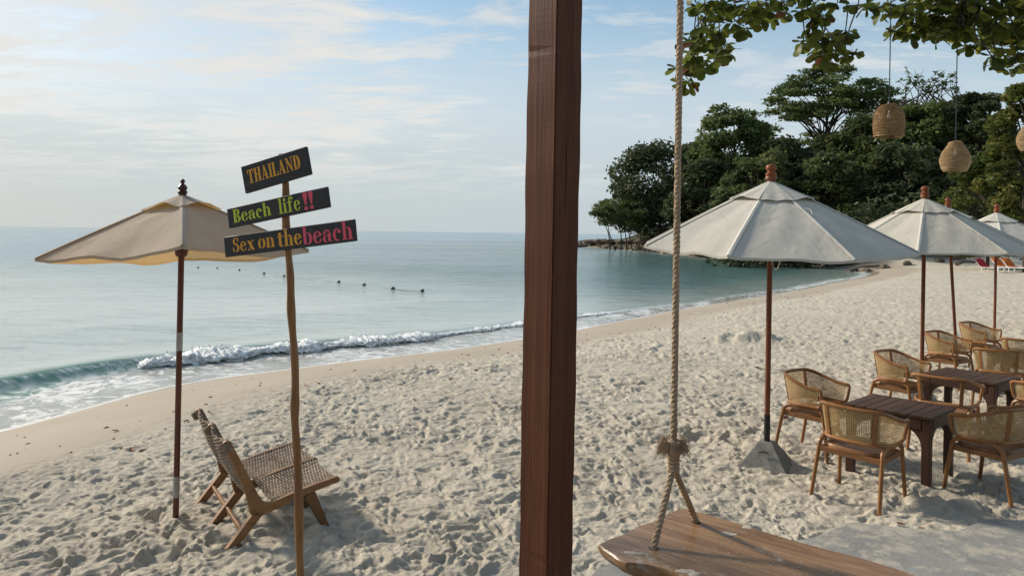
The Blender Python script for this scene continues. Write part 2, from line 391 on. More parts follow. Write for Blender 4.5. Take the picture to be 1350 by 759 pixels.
M['leaf_near'] = leaf_mat('sea_almond_leaves', (0.040, 0.052, 0.011), (0.095, 0.115, 0.020), (0.19, 0.18, 0.03), 0.38, 0.4, (0.13, 0.055, 0.03))
M['twig'] = plain('twig_bark', (0.05, 0.042, 0.034), 0.8, 0.3, 20)
def rock_mat():
    b = NB('shore_rock'); v = b.pos(); g = b.noise(v, 0.9, 7, 0.65); g2 = b.noise(v, 4, 5, 0.6)
    c = b.mix(b.ramp(g, 0.35, 0.65), (0.095, 0.075, 0.058), (0.23, 0.185, 0.14)); c = b.mix(b.ramp(g2, 0.5, 0.75, 0, 0.6), c, (0.06, 0.048, 0.038))
    return b.done(b.princ(c, 0.85, b.bump(g2, 0.6, 0.1), 0.25))
M['rock'] = rock_mat()
def hill_mat():
    b = NB('forest_floor'); g = b.noise(b.pos(), 0.7, 6, 0.65)
    return b.done(b.princ(b.mix(b.ramp(g, 0.3, 0.7), (0.028, 0.032, 0.016), (0.05, 0.052, 0.026)), 0.9, b.bump(g, 0.8, 0.4), 0.1))
def sand_mat():
    b = NB('beach_sand'); p = b.pos(); wet = b.attr('wet'); hill = b.attr('hill')
    g = b.noise(p, 0.55, 6, 0.6); g2 = b.noise(p, 7.0, 6, 0.65); g3 = b.noise(p, 160, 3, 0.7); g4 = b.noise(p, 38, 5, 0.7)
    dry = b.mix(b.ramp(g, 0.3, 0.7), (0.475, 0.425, 0.335), (0.565, 0.515, 0.415))
    dry = b.mix(b.ramp(g2, 0.35, 0.72, 0, 0.5), dry, (0.395, 0.355, 0.295))
    dry = b.mix(b.ramp(g3, 0.3, 0.75, 0, 0.35), dry, (0.60, 0.555, 0.48))
    dry = b.mix(b.ramp(g4, 0.66, 0.8, 0, 0.5), dry, (0.20, 0.17, 0.135))
    damp = b.mix(b.ramp(g, 0.3, 0.7), (0.365, 0.310, 0.240), (0.41, 0.352, 0.278))
    soaked = (0.285, 0.24, 0.185)
    c = b.mix(b.ramp(wet, 0.0, 0.5), dry, damp); c = b.mix(b.ramp(wet, 0.6, 1.0), c, soaked)
    floor = b.mix(b.ramp(b.noise(p, 0.7, 6, 0.65), 0.3, 0.7), (0.028, 0.032, 0.016), (0.06, 0.055, 0.03))
    c = b.mix(b.ramp(hill, 0.3, 0.7), c, floor)
    n = b.bump(g2, 0.6, 0.045); n = b.bump(g4, 1.0, 0.018, n); n = b.bump(g3, 0.6, 0.004, n)
    dryf = b.ramp(wet, 0.15, 0.6, 1.0, 0.0)
    smooth = b.n('ShaderNodeMix', data_type='VECTOR'); geo = b.n('ShaderNodeNewGeometry')
    b.L(dryf, smooth.inputs[0]); b.L(geo.outputs['Normal'], smooth.inputs[4]); b.L(n, smooth.inputs[5])
    return b.done(b.princ(c, b.ramp(wet, 0.35, 1.0, 0.92, 0.28), smooth.outputs[1], 0.25))
M['sand'] = sand_mat()
def sea_mat():
    b = NB('sea_water'); dep = b.attr('depth'); face = b.attr('face'); foam = b.attr('foam')
    p = b.pos()
    shallow, mid, deep = (0.26, 0.31, 0.275), (0.085, 0.160, 0.150), (0.115, 0.235, 0.305)
    c = b.mix(b.ramp(dep, 0.0, 0.10), shallow, mid); c = b.mix(b.ramp(dep, 0.3, 1.0), c, deep)
    sheen_mix = b.attr('painted_sheen'); c = b.mix(sheen_mix, c, (0.52, 0.575, 0.55))  # bright sky reflection painted into the water's base colour
    c = b.mix(face, c, (0.105, 0.225, 0.165))
    w1 = b.noise(b.pos((0.55, 1.0, 1)), 0.9, 5, 0.6, 0.3); w2 = b.noise(b.pos((0.5, 1.0, 1)), 3.4, 4, 0.6, 0.2); w3 = b.noise(b.pos((0.25, 1.0, 1)), 0.16, 4, 0.6, 0.3)
    n = b.bump(w3, 0.4, 0.8); n = b.bump(w1, 0.5, 0.18, n); n = b.bump(w2, 0.5, 0.045, n); w4 = b.ramp(b.noise(b.pos((0.30, 1.2, 1)), 1.5, 4, 0.6, 0.3), 0.50, 0.72); n = b.bump(w4, 0.35, 0.12, n)
    calm = b.n('ShaderNodeMix', data_type='VECTOR'); geo = b.n('ShaderNodeNewGeometry'); b.L(b.math('MULTIPLY', face, 0.8), calm.inputs[0]); b.L(n, calm.inputs[4]); b.L(geo.outputs['Normal'], calm.inputs[5]); n = calm.outputs[1]
    lace = b.noise(b.pos((1, 1, 1)), 2.2, 8, 0.7, 1.2)
    fm = b.math('MULTIPLY', b.ramp(lace, 0.40, 0.60), foam, True)
    c2 = b.mix(fm, c, (0.72, 0.74, 0.74))
    patch = b.noise(b.pos((0.4, 1, 1)), 0.03, 4, 0.6)
    rg = b.math('ADD', b.ramp(patch, 0.35, 0.65, 0.13, 0.20), b.math('MULTIPLY', fm, 0.6))
    return b.done(b.princ(c2, rg, n, 0.5, IOR=1.333))
M['sea'] = sea_mat()
def foam_mat():
    b = NB('breaking_foam'); p = b.pos(); g = b.noise(p, 5, 6, 0.7, 0.5); g2 = b.noise(p, 22, 4, 0.7)
    c = b.mix(b.ramp(g, 0.36, 0.66), (0.66, 0.70, 0.71), (0.92, 0.92, 0.92))
    n = b.bump(g, 0.8, 0.07); n = b.bump(g2, 0.7, 0.02, n)
    return b.done(b.princ(c, 0.6, n, 0.4))
M['foam'] = foam_mat()
def wash_mat():
    b = NB('foamy_wash'); p = b.pos(); t = b.attr('wash')
    lace = b.noise(b.pos((1, 1, 1)), 2.3, 8, 0.72, 1.6); big = b.noise(p, 0.5, 4, 0.5)
    f = b.ramp(b.math('ADD', lace, b.math('MULTIPLY', big, 0.35)), 0.60, 0.82)
    f = b.math('MAXIMUM', f, b.ramp(t, 0.86, 1.0, 0, 0.85))
    c = b.mix(f, (0.36, 0.355, 0.31), (0.72, 0.73, 0.72))
    return b.done(b.princ(c, b.ramp(f, 0, 1, 0.12, 0.55), b.bump(lace, 0.5, 0.02), 0.5))
M['wash'] = wash_mat()
def slab_mat():
    b = NB('sandy_concrete'); p = b.pos(); g = b.noise(p, 1.6, 7, 0.65, 0.5); g2 = b.noise(p, 30, 5, 0.7); g3 = b.noise(p, 5, 7, 0.7, 0.2)
    c = b.mix(b.ramp(g, 0.3, 0.7), (0.225, 0.225, 0.215), (0.30, 0.298, 0.28)); c = b.mix(b.ramp(b.math('ADD', b.math('MULTIPLY', g3, 0.6), b.math('MULTIPLY', b.noise(p, 1.1, 6, 0.65, 0.3), 0.4)), 0.47, 0.56, 0, 0.85), c, (0.44, 0.405, 0.34)); c = b.mix(b.ramp(b.noise(p, 3.1, 7, 0.7), 0.52, 0.66, 0, 0.5), c, (0.17, 0.168, 0.158))
    c = b.mix(b.ramp(g2, 0.6, 0.8, 0, 0.5), c, (0.46, 0.42, 0.35))
    n = b.bump(g3, 0.5, 0.03); n = b.bump(g2, 0.6, 0.006, n)
    return b.done(b.princ(c, 0.9, n, 0.2))
M['slab'] = slab_mat()
def swing_mat():
    b = NB('live_edge_wood'); v = b.coord('Object', (0.9, 8, 8)); g = b.noise(v, 1.3, 6, 0.62, 1.8); g2 = b.noise(b.coord('Object', (2, 45, 40)), 1.0, 5, 0.65, 0.4)
    c = b.mix(b.ramp(g, 0.30, 0.68), (0.34, 0.20, 0.10), (0.165, 0.085, 0.040)); c = b.mix(b.ramp(g2, 0.48, 0.72, 0, 0.75), c, (0.115, 0.056, 0.03))
    edge = b.attr('edge'); c = b.mix(b.math('MULTIPLY', edge, 0.8), c, (0.33, 0.19, 0.085))
    sp = b.noise(b.coord('Object'), 26, 6, 0.75); blot = b.noise(b.coord('Object'), 2.6, 4, 0.6)
    sandf = b.math('MULTIPLY', b.ramp(sp, 0.46, 0.62), b.ramp(blot, 0.53, 0.66), True)
    sandf = b.math('MAXIMUM', sandf, b.ramp(b.noise(b.coord('Object'), 70, 4, 0.7), 0.68, 0.77, 0, 0.75))
    c = b.mix(sandf, c, (0.44, 0.39, 0.33))
    n = b.bump(g2, 0.25, 0.004); rg = b.math('ADD', b.ramp(g2, 0.3, 0.8, 0.24, 0.42), b.math('MULTIPLY', sandf, 0.4))
    return b.done(b.princ(c, rg, n, 0.45))
M['swing'] = swing_mat()

# ------------------------------------------------------------------ shoreline, beach, sea
SEA_Z = -0.75
_shore = [(-15, -40), (-11.5, -12), (-9.9, 2), (-8.6, 7), (-7.45, 10.8), (-6.3, 13.9), (-4.0, 16.3), (-1.6, 18.4), (0.3, 20.5), (2.4, 23.2), (6.4, 28.9), (8.9, 32), (14.5, 39),
          (21, 48), (27, 56), (30, 62), (31, 68), (30, 76), (28, 86), (26, 108), (23, 135), (18.5, 152), (14.6, 165), (13.0, 170), (15, 178), (24, 195), (60, 300), (300, 1000), (3000, 9000)]
SH = np.array([(p.x, p.y) for p in catmull([(a, b, 0) for a, b in _shore], 6)])
SEG_A, SEG_B = SH[:-1], SH[1:]
SEG_L = np.linalg.norm(SEG_B - SEG_A, axis=1); CUM = np.concatenate([[0], np.cumsum(SEG_L)])
def shore_dist(x, y):
    """signed distance to the waterline (positive on land) and the distance along it"""
    x = np.asarray(x, dtype=np.float64).ravel(); y = np.asarray(y, dtype=np.float64).ravel()
    best = np.full(x.shape, 1e18); sd = np.zeros(x.shape); al = np.zeros(x.shape)
    for (ax, ay), (bx, by), ln, c0 in zip(SEG_A, SEG_B, SEG_L, CUM):
        dx, dy = (bx - ax) / ln, (by - ay) / ln
        t = np.clip((x - ax) * dx + (y - ay) * dy, 0, ln)
        ex = x - ax - t * dx; ey = y - ay - t * dy; d2 = ex * ex + ey * ey
        k = d2 < best
        best = np.where(k, d2, best); al = np.where(k, c0 + t, al)
        sd += ((ay > y) != (by > y)) & (x < (bx - ax) * (y - ay) / (by - ay + 1e-12) + ax)
    return np.where(np.mod(sd, 2) > 0.5, -1.0, 1.0) * np.sqrt(best), al
SLAB = [(-1.2, -3), (-1.2, 2.6), (-0.6, 3.7), (0.35, 4.35), (0.6, 4.8), (1.0, 5.0), (1.7, 5.15), (2.2, 5.32), (2.62, 5.62), (3.0, 5.52), (3.35, 5.48), (3.7, 5.72), (4.3, 5.66), (5.6, 5.6), (8, 5.3), (9, -3)]
SLAB_Z = 0.03
def poly_sd(x, y, P):
    P = np.array(P); inside = np.zeros(x.shape, bool); best = np.full(x.shape, 1e9)
    n = len(P)
    for i in range(n):
        ax, ay = P[i]; bx, by = P[(i + 1) % n]
        c = ((ay > y) != (by > y)) & (x < (bx - ax) * (y - ay) / (by - ay + 1e-12) + ax); inside ^= c
        l2 = (bx - ax) ** 2 + (by - ay) ** 2; t = np.clip(((x - ax) * (bx - ax) + (y - ay) * (by - ay)) / l2, 0, 1)
        best = np.minimum(best, (x - ax - t * (bx - ax)) ** 2 + (y - ay - t * (by - ay)) ** 2)
    return np.where(inside, np.sqrt(best), -np.sqrt(best))
def base_height(x, y, s):
    z = np.where(s > 0, SEA_Z + 0.75 * (1 - np.exp(-np.maximum(s, 0) / 3.6)), SEA_Z + 0.10 * np.maximum(s, -30))
    t = y - 64
    hz = smooth01(t / 7) * (0.9 * smooth01(s / 2.5) + 15 * smooth01((s - 3) / 45) * smooth01(t / 40))
    return z + np.where(s > 0, hz, 0)
def dents(x, y, cell, seed, depth, rim):
    """trampled sand: one elliptic dent per cell with a soft raised rim"""
    out = np.zeros_like(x); xi = np.floor(x / cell).astype(np.int64); yi = np.floor(y / cell).astype(np.int64)
    h = lambda a, b, k: _perm[(a * 7 + k * 31 + seed * 13) & 255, (b * 5 + k * 57 + seed * 29) & 255]
    for i in (-1, 0, 1):
        for j in (-1, 0, 1):
            a, b = xi + i, yi + j
            cx = (a + 0.15 + 0.7 * h(a, b, 1)) * cell; cy = (b + 0.15 + 0.7 * h(a, b, 2)) * cell
            th = h(a, b, 3) * PI; ca, sa = np.cos(th), np.sin(th)
            dx, dy = x - cx, y - cy
            u = (dx * ca + dy * sa) / (cell * (0.34 + 0.24 * h(a, b, 4))); v = (-dx * sa + dy * ca) / (cell * (0.20 + 0.16 * h(a, b, 5)))
            r2 = u * u + v * v
            amp = h(a, b, 6) * 1.3 - 0.15
            out += amp * (-depth * np.exp(-r2 * 1.3) + rim * np.exp(-(np.sqrt(r2) - 1.5) ** 2 * 4.0))
    return out
def sand_height(x, y, s):
    z = base_height(x, y, s)
    w = vnoise(x, y, 1.7, 3) * 0.9 + vnoise(x, y, 0.6, 8) * 0.4
    loose = smooth01((s - 2.6 - w) / 1.6)
    calm = 0.66 + 0.5 * smooth01(vnoise(x, y, 1.1, 21) * 1.5 + 0.55)
    xx = x + vnoise(x, y, 0.35, 31) * 0.20 + vnoise(x, y, 0.12, 32) * 0.05; yy = y + vnoise(x, y, 0.35, 33) * 0.20 + vnoise(x, y, 0.12, 34) * 0.05
    wx = xx + vnoise(x, y, 0.16, 35) * 0.13; wy = yy + vnoise(x, y, 0.16, 36) * 0.13
    rough = dents(wx, wy, 0.38, 1, 0.022, 0.012) * (0.3 + 1.4 * smooth01(vnoise(x, y, 0.9, 22) * 1.6 + 0.3)) + dents(wx + 5.3, wy + 2.1, 0.18, 2, 0.015, 0.012) + dents(wx + 1.7, wy + 7.7, 0.10, 4, 0.012, 0.010)
    rid = lambda sc, sd: 0.17 - np.abs(vnoise(wx, wy * 1.25, sc, sd))
    rough += vnoise(x, y, 0.8, 5) * 0.035 + rid(0.24, 6) * 0.062 + rid(0.12, 7) * 0.062 + rid(0.060, 9) * 0.040 + rid(0.034, 19) * 0.018 + vnoise(x, y, 0.024, 10) * 0.008
    clod = dents(xx + 3.1, yy + 0.7, 0.075, 17, -0.013, -0.002) * smooth01(vnoise(x, y, 0.6, 18) + 0.65)
    rough += clod
    dist = np.hypot(x, y); fade = 1.0 / (1 + (dist / 80.0) ** 2)
    z = z + loose * calm * rough * fade
    z += (1 - loose) * np.where(s > 0, 1, 0) * (vnoise(x, y, 1.4, 11) * 0.02 + vnoise(x, y, 0.3, 12) * 0.004)
    # a small heap of raked sand
    z += 0.20 * np.exp(-(((x - 5.2) / 0.75) ** 2 + ((y - 16.4) / 0.35) ** 2)) * (1 + 2.0 * vnoise(x, y, 0.22, 14))
    sl = poly_sd(x, y, SLAB) + vnoise(x, y, 0.5, 15) * 0.16 + vnoise(x, y, 0.16, 16) * 0.07
    k = smooth01(sl / 0.10 + 0.5)
    return z * (1 - k) + (-0.04) * k, loose
def ground_z(x, y):
    a = np.array([float(x)]); b = np.array([float(y)]); s, _ = shore_dist(a, b); return float(sand_height(a, b, s)[0][0])
def ground(u, v):
    """where the sight line through a pixel of the photograph meets the beach"""
    d = ray(u, v); t = 1.0
    for _ in range(60):
        p = CAMP + d * t; a = np.array([p.x]); b = np.array([p.y]); s, _l = shore_dist(a, b)
        h = float(base_height(a, b, s)[0]); e = p.z - h
        t += e / max(1e-3, -d.z) * 0.8
        if abs(e) < 1e-3: break
    p = CAMP + d * t; return p

def polar(angs, rads):
    A, Rr = np.meshgrid(angs, rads); return (np.sin(A) * Rr), (np.cos(A) * Rr)
def grid_faces(nr, nc, keep=None, wrap=False):
    i, j = np.meshgrid(np.arange(nr - 1), np.arange(nc - (0 if wrap else 1)), indexing='ij'); j2 = (j + 1) % nc
    F = np.stack([i * nc + j, (i + 1) * nc + j, (i + 1) * nc + j2, i * nc + j2], -1).reshape(-1, 4)[:, ::-1]
    if keep is not None: F = F[keep[F].any(1)]
    return F
def compact(V, F, *attrs):
    used = np.zeros(len(V), bool); used[F.ravel()] = True; idx = np.cumsum(used) - 1
    return (V[used], idx[F]) + tuple(a[used] for a in attrs)
def build_beach():
    ang = np.concatenate([np.linspace(R(-40), R(40), 740), np.linspace(R(40.5), R(319.5), 80)])
    rad = np.concatenate([[0.05, 0.3], np.geomspace(0.6, 3.9, 40)[:-1], np.geomspace(3.9, 14, 560)[:-1], np.geomspace(14, 60, 270)[:-1], np.geomspace(60, 420, 90), [800, 2500, 8000]])
    x, y = polar(ang, rad); x = x.ravel(); y = y.ravel()
    s, al = shore_dist(x, y); z, loose = sand_height(x, y, s)
    rockn = smooth01((y - 64) / 8) * smooth01(s / 1.0) * np.where(s > 0, 1, 0)
    z += rockn * (vnoise(x, y, 3.0, 41) * 1.0 + vnoise(x, y, 1.1, 42) * 0.5)
    wet = 1 - smooth01((s - 0.25 - vnoise(x, y, 2.0, 51) * 0.5) / 0.9)
    damp = 0.5 * (1 - loose)
    wet = np.maximum(wet, damp) * np.where(s > 30, 0, 1)
    F = grid_faces(len(rad), len(ang), s > -7, wrap=True)
    V, F, wet, rk = compact(np.stack([x, y, z], 1), F, wet, rockn)
    me = np_mesh('beach_sand', V, F, {'wet': wet, 'hill': rk})
    return tag(link('beach_sand', me, M['sand'], None, True), 'pale trampled beach sand running down to the water', None, None, 'structure')
build_beach()
def slab():
    mb = MB(); P = [(x, y, SLAB_Z) for x, y in SLAB]
    bm = bmesh.new(); vs = [bm.verts.new(p) for p in P]; f = bm.faces.new(vs)
    if f.normal.z < 0: f.normal_flip()
    r = bmesh.ops.extrude_face_region(bm, geom=[f])
    bmesh.ops.translate(bm, vec=(0, 0, -0.14), verts=[q for q in r['geom'] if isinstance(q, bmesh.types.BMVert)])
    bmesh.ops.recalc_face_normals(bm, faces=bm.faces)
    me = bpy.data.meshes.new('concrete_path'); bm.to_mesh(me); bm.free()
    tag(link('concrete_path', me, M['slab']), 'grey sand-dusted concrete path beneath the swing', None, None, 'structure')
slab()

S_CREST = -2.25
def along_of(u, v):
    p = atz(u, v, SEA_Z); _, al = shore_dist([p.x], [p.y]); return float(al[0])
L_BREAK = along_of(205, 510); L_MID = along_of(690, 440); L_END = along_of(945, 402)
def crest_off(al): return S_CREST + vnoise(al, al * 0 + 3.3, 3.0, 61) * 0.5 + 1.0 * smooth01((al - L_MID) / max(1, L_END - L_MID))
def wave_amp(al):
    return np.where(al < L_BREAK + 2, 0.22, 0.22 - 0.14 * smooth01((al - L_BREAK - 2) / (L_MID - L_BREAK))) * (1 - 0.6 * smooth01((al - L_MID) / (L_END - L_MID)))
def sea_surface(x, y, s, al):
    d = np.hypot(x, y)
    z = np.full(x.shape, SEA_Z)
    sw = vnoise(x, y * 1.3, 9.0, 71) * 0.10 + vnoise(x, y * 1.6, 3.5, 72) * 0.06 + vnoise(x, y * 1.8, 1.4, 73) * 0.030
    z += sw * smooth01((-s - 2.8) / 6.0) / (1 + (d / 150.0) ** 2)
    a = wave_amp(al); e = s - crest_off(al)
    prof = np.where(e < 0, np.exp(-(e / 1.5) ** 2), np.exp(-(e / (0.34)) ** 2))
    z += a * prof * smooth01((L_END + 4 - al) / 6.0)
    e2 = s + 9.0 - vnoise(al, al * 0, 9.0, 62) * 2.0
    z += 0.07 * np.exp(-(e2 / 1.3) ** 2) * smooth01((L_END - al) / 10)
    return z, e
def build_sea():
    ang = np.concatenate([np.linspace(R(-80), R(-40), 40)[:-1], np.linspace(R(-40), R(40), 500), np.linspace(R(40), R(80), 20)[1:]])
    rad = np.concatenate([np.geomspace(7.5, 34, 300)[:-1], np.geomspace(34, 200, 120)[:-1], np.geomspace(200, 14000, 40)])
    x, y = polar(ang, rad); x = x.ravel(); y = y.ravel(); s, al = shore_dist(x, y)
    z, e = sea_surface(x, y, s, al)
    dep = np.clip(-s / 75.0, 0, 1)
    unb = smooth01((L_BREAK + 1.2 - al) / 1.0)
    face = smooth01((e + 0.35) / 0.35) * (1 - smooth01((e - 0.75) / 0.5)) * (0.25 + 0.75 * unb) * smooth01((L_END - al) / 6)
    foam = np.exp(-((e - 0.75) / 0.45) ** 2) * 1.0 + 0.9 * np.exp(-((e - 0.16) / 0.035) ** 2) * unb
    painted_sheen = smooth01((L_MID + 24 - al) / 26.0) * (1 - smooth01((-s - 6) / 75.0)) * (0.85 + 0.3 * vnoise(x, y, 6.0, 63))  # where the sky's reflection is painted pale, fading offshore and along the bay
    painted_sheen = np.where(s < -0.2, painted_sheen, painted_sheen * 0.7)
    F = grid_faces(len(rad), len(ang), s < 0.4)
    V, F, dep, face, foam, painted_sheen = compact(np.stack([x, y, z], 1), F, dep, face, foam, painted_sheen)
    me = np_mesh('sea', V, F, {'depth': dep, 'face': face, 'foam': foam, 'painted_sheen': painted_sheen})
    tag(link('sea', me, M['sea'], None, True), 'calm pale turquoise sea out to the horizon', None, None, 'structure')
build_sea()
def shore_points(al):
    i = np.clip(np.searchsorted(CUM, al) - 1, 0, len(SEG_L) - 1); t = (al - CUM[i])[:, None]
    d = (SEG_B[i] - SEG_A[i]) / SEG_L[i][:, None]; p = SEG_A[i] + d * t
    k = np.ones(15) / 15                                       # smoothed directions
    dx = np.convolve(np.pad(d[:, 0], 7, 'edge'), k, 'valid'); dy = np.convolve(np.pad(d[:, 1], 7, 'edge'), k, 'valid')
    n = np.stack([dy, -dx], 1); n /= np.linalg.norm(n, axis=1)[:, None]
    return p, n
def build_wash():
    L0 = along_of(-260, 620) - 3; L1 = along_of(1060, 384)
    al = np.arange(L0, L1, 0.09); p, n = shore_points(al)
    edge = 0.45 + vnoise(al, al * 0 + 1.1, 2.6, 81) * 0.55 + vnoise(al, al * 0 + 2.1, 0.9, 82) * 0.22 + vnoise(al, al * 0 + 5, 0.3, 83) * 0.06
    edge = edge * (1 - 0.45 * smooth01((al - L_MID) / 15))
    inner = crest_off(al) + 0.55 + 0.55 * smooth01((L_BREAK - al) / 2)
    T = np.linspace(0, 1, 22)
    s = inner[:, None] + (edge - inner)[:, None] * T[None, :]
    x = p[:, 0:1] + n[:, 0:1] * s; y = p[:, 1:2] + n[:, 1:2] * s
    xs, ys = x.ravel(), y.ravel(); ss, aa = shore_dist(xs, ys)
    zs, _ = sand_height(xs, ys, ss); zw, _e = sea_surface(xs, ys, ss, aa)
    z = np.maximum(zs, np.minimum(zw, SEA_Z + 0.05)) + 0.012 + 0.012 * vnoise(xs, ys, 0.35, 84)
    z = z - np.repeat(0 * al, 22)
    t = np.tile(T, len(al))
    z = np.where(t > 0.985, zs - 0.004, z)
    F = grid_faces(len(al), 22)
    me = np_mesh('shore_wash', np.stack([xs, ys, z], 1), F[:, ::-1], {'wash': t})
    bm = bmesh.new(); bm.from_mesh(me); bmesh.ops.recalc_face_normals(bm, faces=bm.faces); bm.to_mesh(me); bm.free()
    tag(link('shore_wash', me, M['wash'], None, True), 'thin foamy wash sliding up the wet sand', None, None, 'stuff')
build_wash()
def build_foam():
    al = np.arange(L_BREAK, L_END, 0.022); p, n = shore_points(al)
    amp = wave_amp(al); grow = smooth01((al - L_BREAK) / 1.0) * smooth01((L_END - al) / 5.0)
    ragged = 0.55 + 0.9 * smooth01(vnoise(al, al * 0 + 9, 0.9, 91) + 0.5) * np.where(al > L_MID, 0.8, 1.0)
    K = 20; th = np.linspace(-0.15 * PI, 1.15 * PI, K)
    AL = np.repeat(al, K); TH = np.tile(th, len(al))
    nz = vnoise(AL, TH * 0.35, 0.34, 92) * 0.9 + vnoise(AL, TH * 0.35, 0.13, 93) * 0.9 + vnoise(AL, TH * 0.35, 0.05, 94) * 0.9
    rz = np.repeat(amp * 0.44 * ragged * grow, K) * (1 + 0.85 * nz); rx = np.repeat((0.22 + 0.5 * amp) * ragged * grow, K) * (1 + 0.6 * nz)
    s = np.repeat(crest_off(al) + 0.28, K) + rx * np.cos(TH)
    z = SEA_Z + np.repeat(amp * 0.42 * grow, K) + rz * np.sin(TH) - np.repeat((1 - grow) * 0.3, K)
    P = np.repeat(p, K, 0); Nn = np.repeat(n, K, 0)
    V = np.stack([P[:, 0] + Nn[:, 0] * s, P[:, 1] + Nn[:, 1] * s, z], 1)
    F = grid_faces(len(al), K)
    # loose spray and clots on top of the roll
    ico = bmesh.new(); bmesh.ops.create_icosphere(ico, subdivisions=1, radius=1.0)
    iv = np.array([v.co[:] for v in ico.verts]); fi = np.array([[q.index for q in f.verts] for f in ico.faces]); ico.free()
    nb = 4500; k = rng.integers(0, len(al), nb); g = grow[k] * ragged[k] * amp[k] / 0.27
    th2 = rng.uniform(0.05, 0.95, nb) * PI; rr = rng.uniform(0.85, 1.5, nb)
    sz = rng.uniform(0.006, 0.022, nb) * (0.4 + 0.6 * g)
    ss = crest_off(al[k]) + 0.28 + (0.30 + 0.5 * amp[k]) * ragged[k] * grow[k] * np.cos(th2) * rr
    zz = SEA_Z + amp[k] * 0.42 + amp[k] * 0.5 * ragged[k] * grow[k] * np.sin(th2) * rr
    c = np.stack([p[k, 0] + n[k, 0] * ss, p[k, 1] + n[k, 1] * ss, zz], 1)
    V2 = (c[:, None, :] + iv[None] * sz[:, None, None] * rng.uniform(0.6, 1.3, (nb, 1, 3))).reshape(-1, 3)
    F2 = (fi[None] + (np.arange(nb) * len(iv))[:, None, None]).reshape(-1, 3)
    tri = np.concatenate([F[:, [0, 1, 2]], F[:, [0, 2, 3]], F2 + len(V)], 0)
    me = np_mesh('breaking_foam', np.concatenate([V, V2]), tri)
    bm = bmesh.new(); bm.from_mesh(me); bmesh.ops.recalc_face_normals(bm, faces=bm.faces); bm.to_mesh(me); bm.free()
    tag(link('breaking_foam', me, M['foam'], None, True), 'white foam of the small wave breaking along the beach', None, None, 'stuff')
build_foam()

# ------------------------------------------------------------------ trees
def leaf_quads(centers, sizes, up_bias=0.5, aspect=0.5):
    n = len(centers)
    d = rng.normal(size=(n, 3)); d[:, 2] *= 0.5; d /= np.linalg.norm(d, axis=1)[:, None]
    nn = rng.normal(size=(n, 3)); nn[:, 2] += up_bias * 2.0
    b = np.cross(nn, d); b /= np.linalg.norm(b, axis=1)[:, None] + 1e-9
    a = d * sizes[:, None]; b = b * sizes[:, None] * aspect
    V = np.stack([centers - a, centers - 0.1 * a + b, centers + a, centers - 0.1 * a - b], 1).reshape(-1, 3)
    F = np.arange(4 * n).reshape(-1, 4)
    return V, F
def crown_mesh(name, clumps, n, size, up_bias=0.5, aspect=0.5, tone_base=0.35):
    """clumps: (cx,cy,cz,rx,ry,rz,tone)"""
    cl = np.array(clumps); vol = (cl[:, 3] * cl[:, 4] * cl[:, 5]) ** 0.67; pr = vol / vol.sum()
    k = rng.choice(len(cl), n, p=pr)
    d = rng.normal(size=(n, 3)); d /= np.linalg.norm(d, axis=1)[:, None]
    rr = rng.uniform(0.25, 1.0, n) ** 0.55; rr *= 1 + 0.22 * rng.normal(size=n) * 0.6
    c = cl[k, :3] + d * rr[:, None] * cl[k, 3:6]
    sz = size * rng.uniform(0.55, 1.35, n)
    V, F = leaf_quads(c, sz, up_bias, aspect)
    tone = np.clip(cl[k, 6] + rng.normal(size=n) * 0.22, 0, 1)
    return np_mesh(name, V, F, {'tone': np.repeat(tone, 4)})
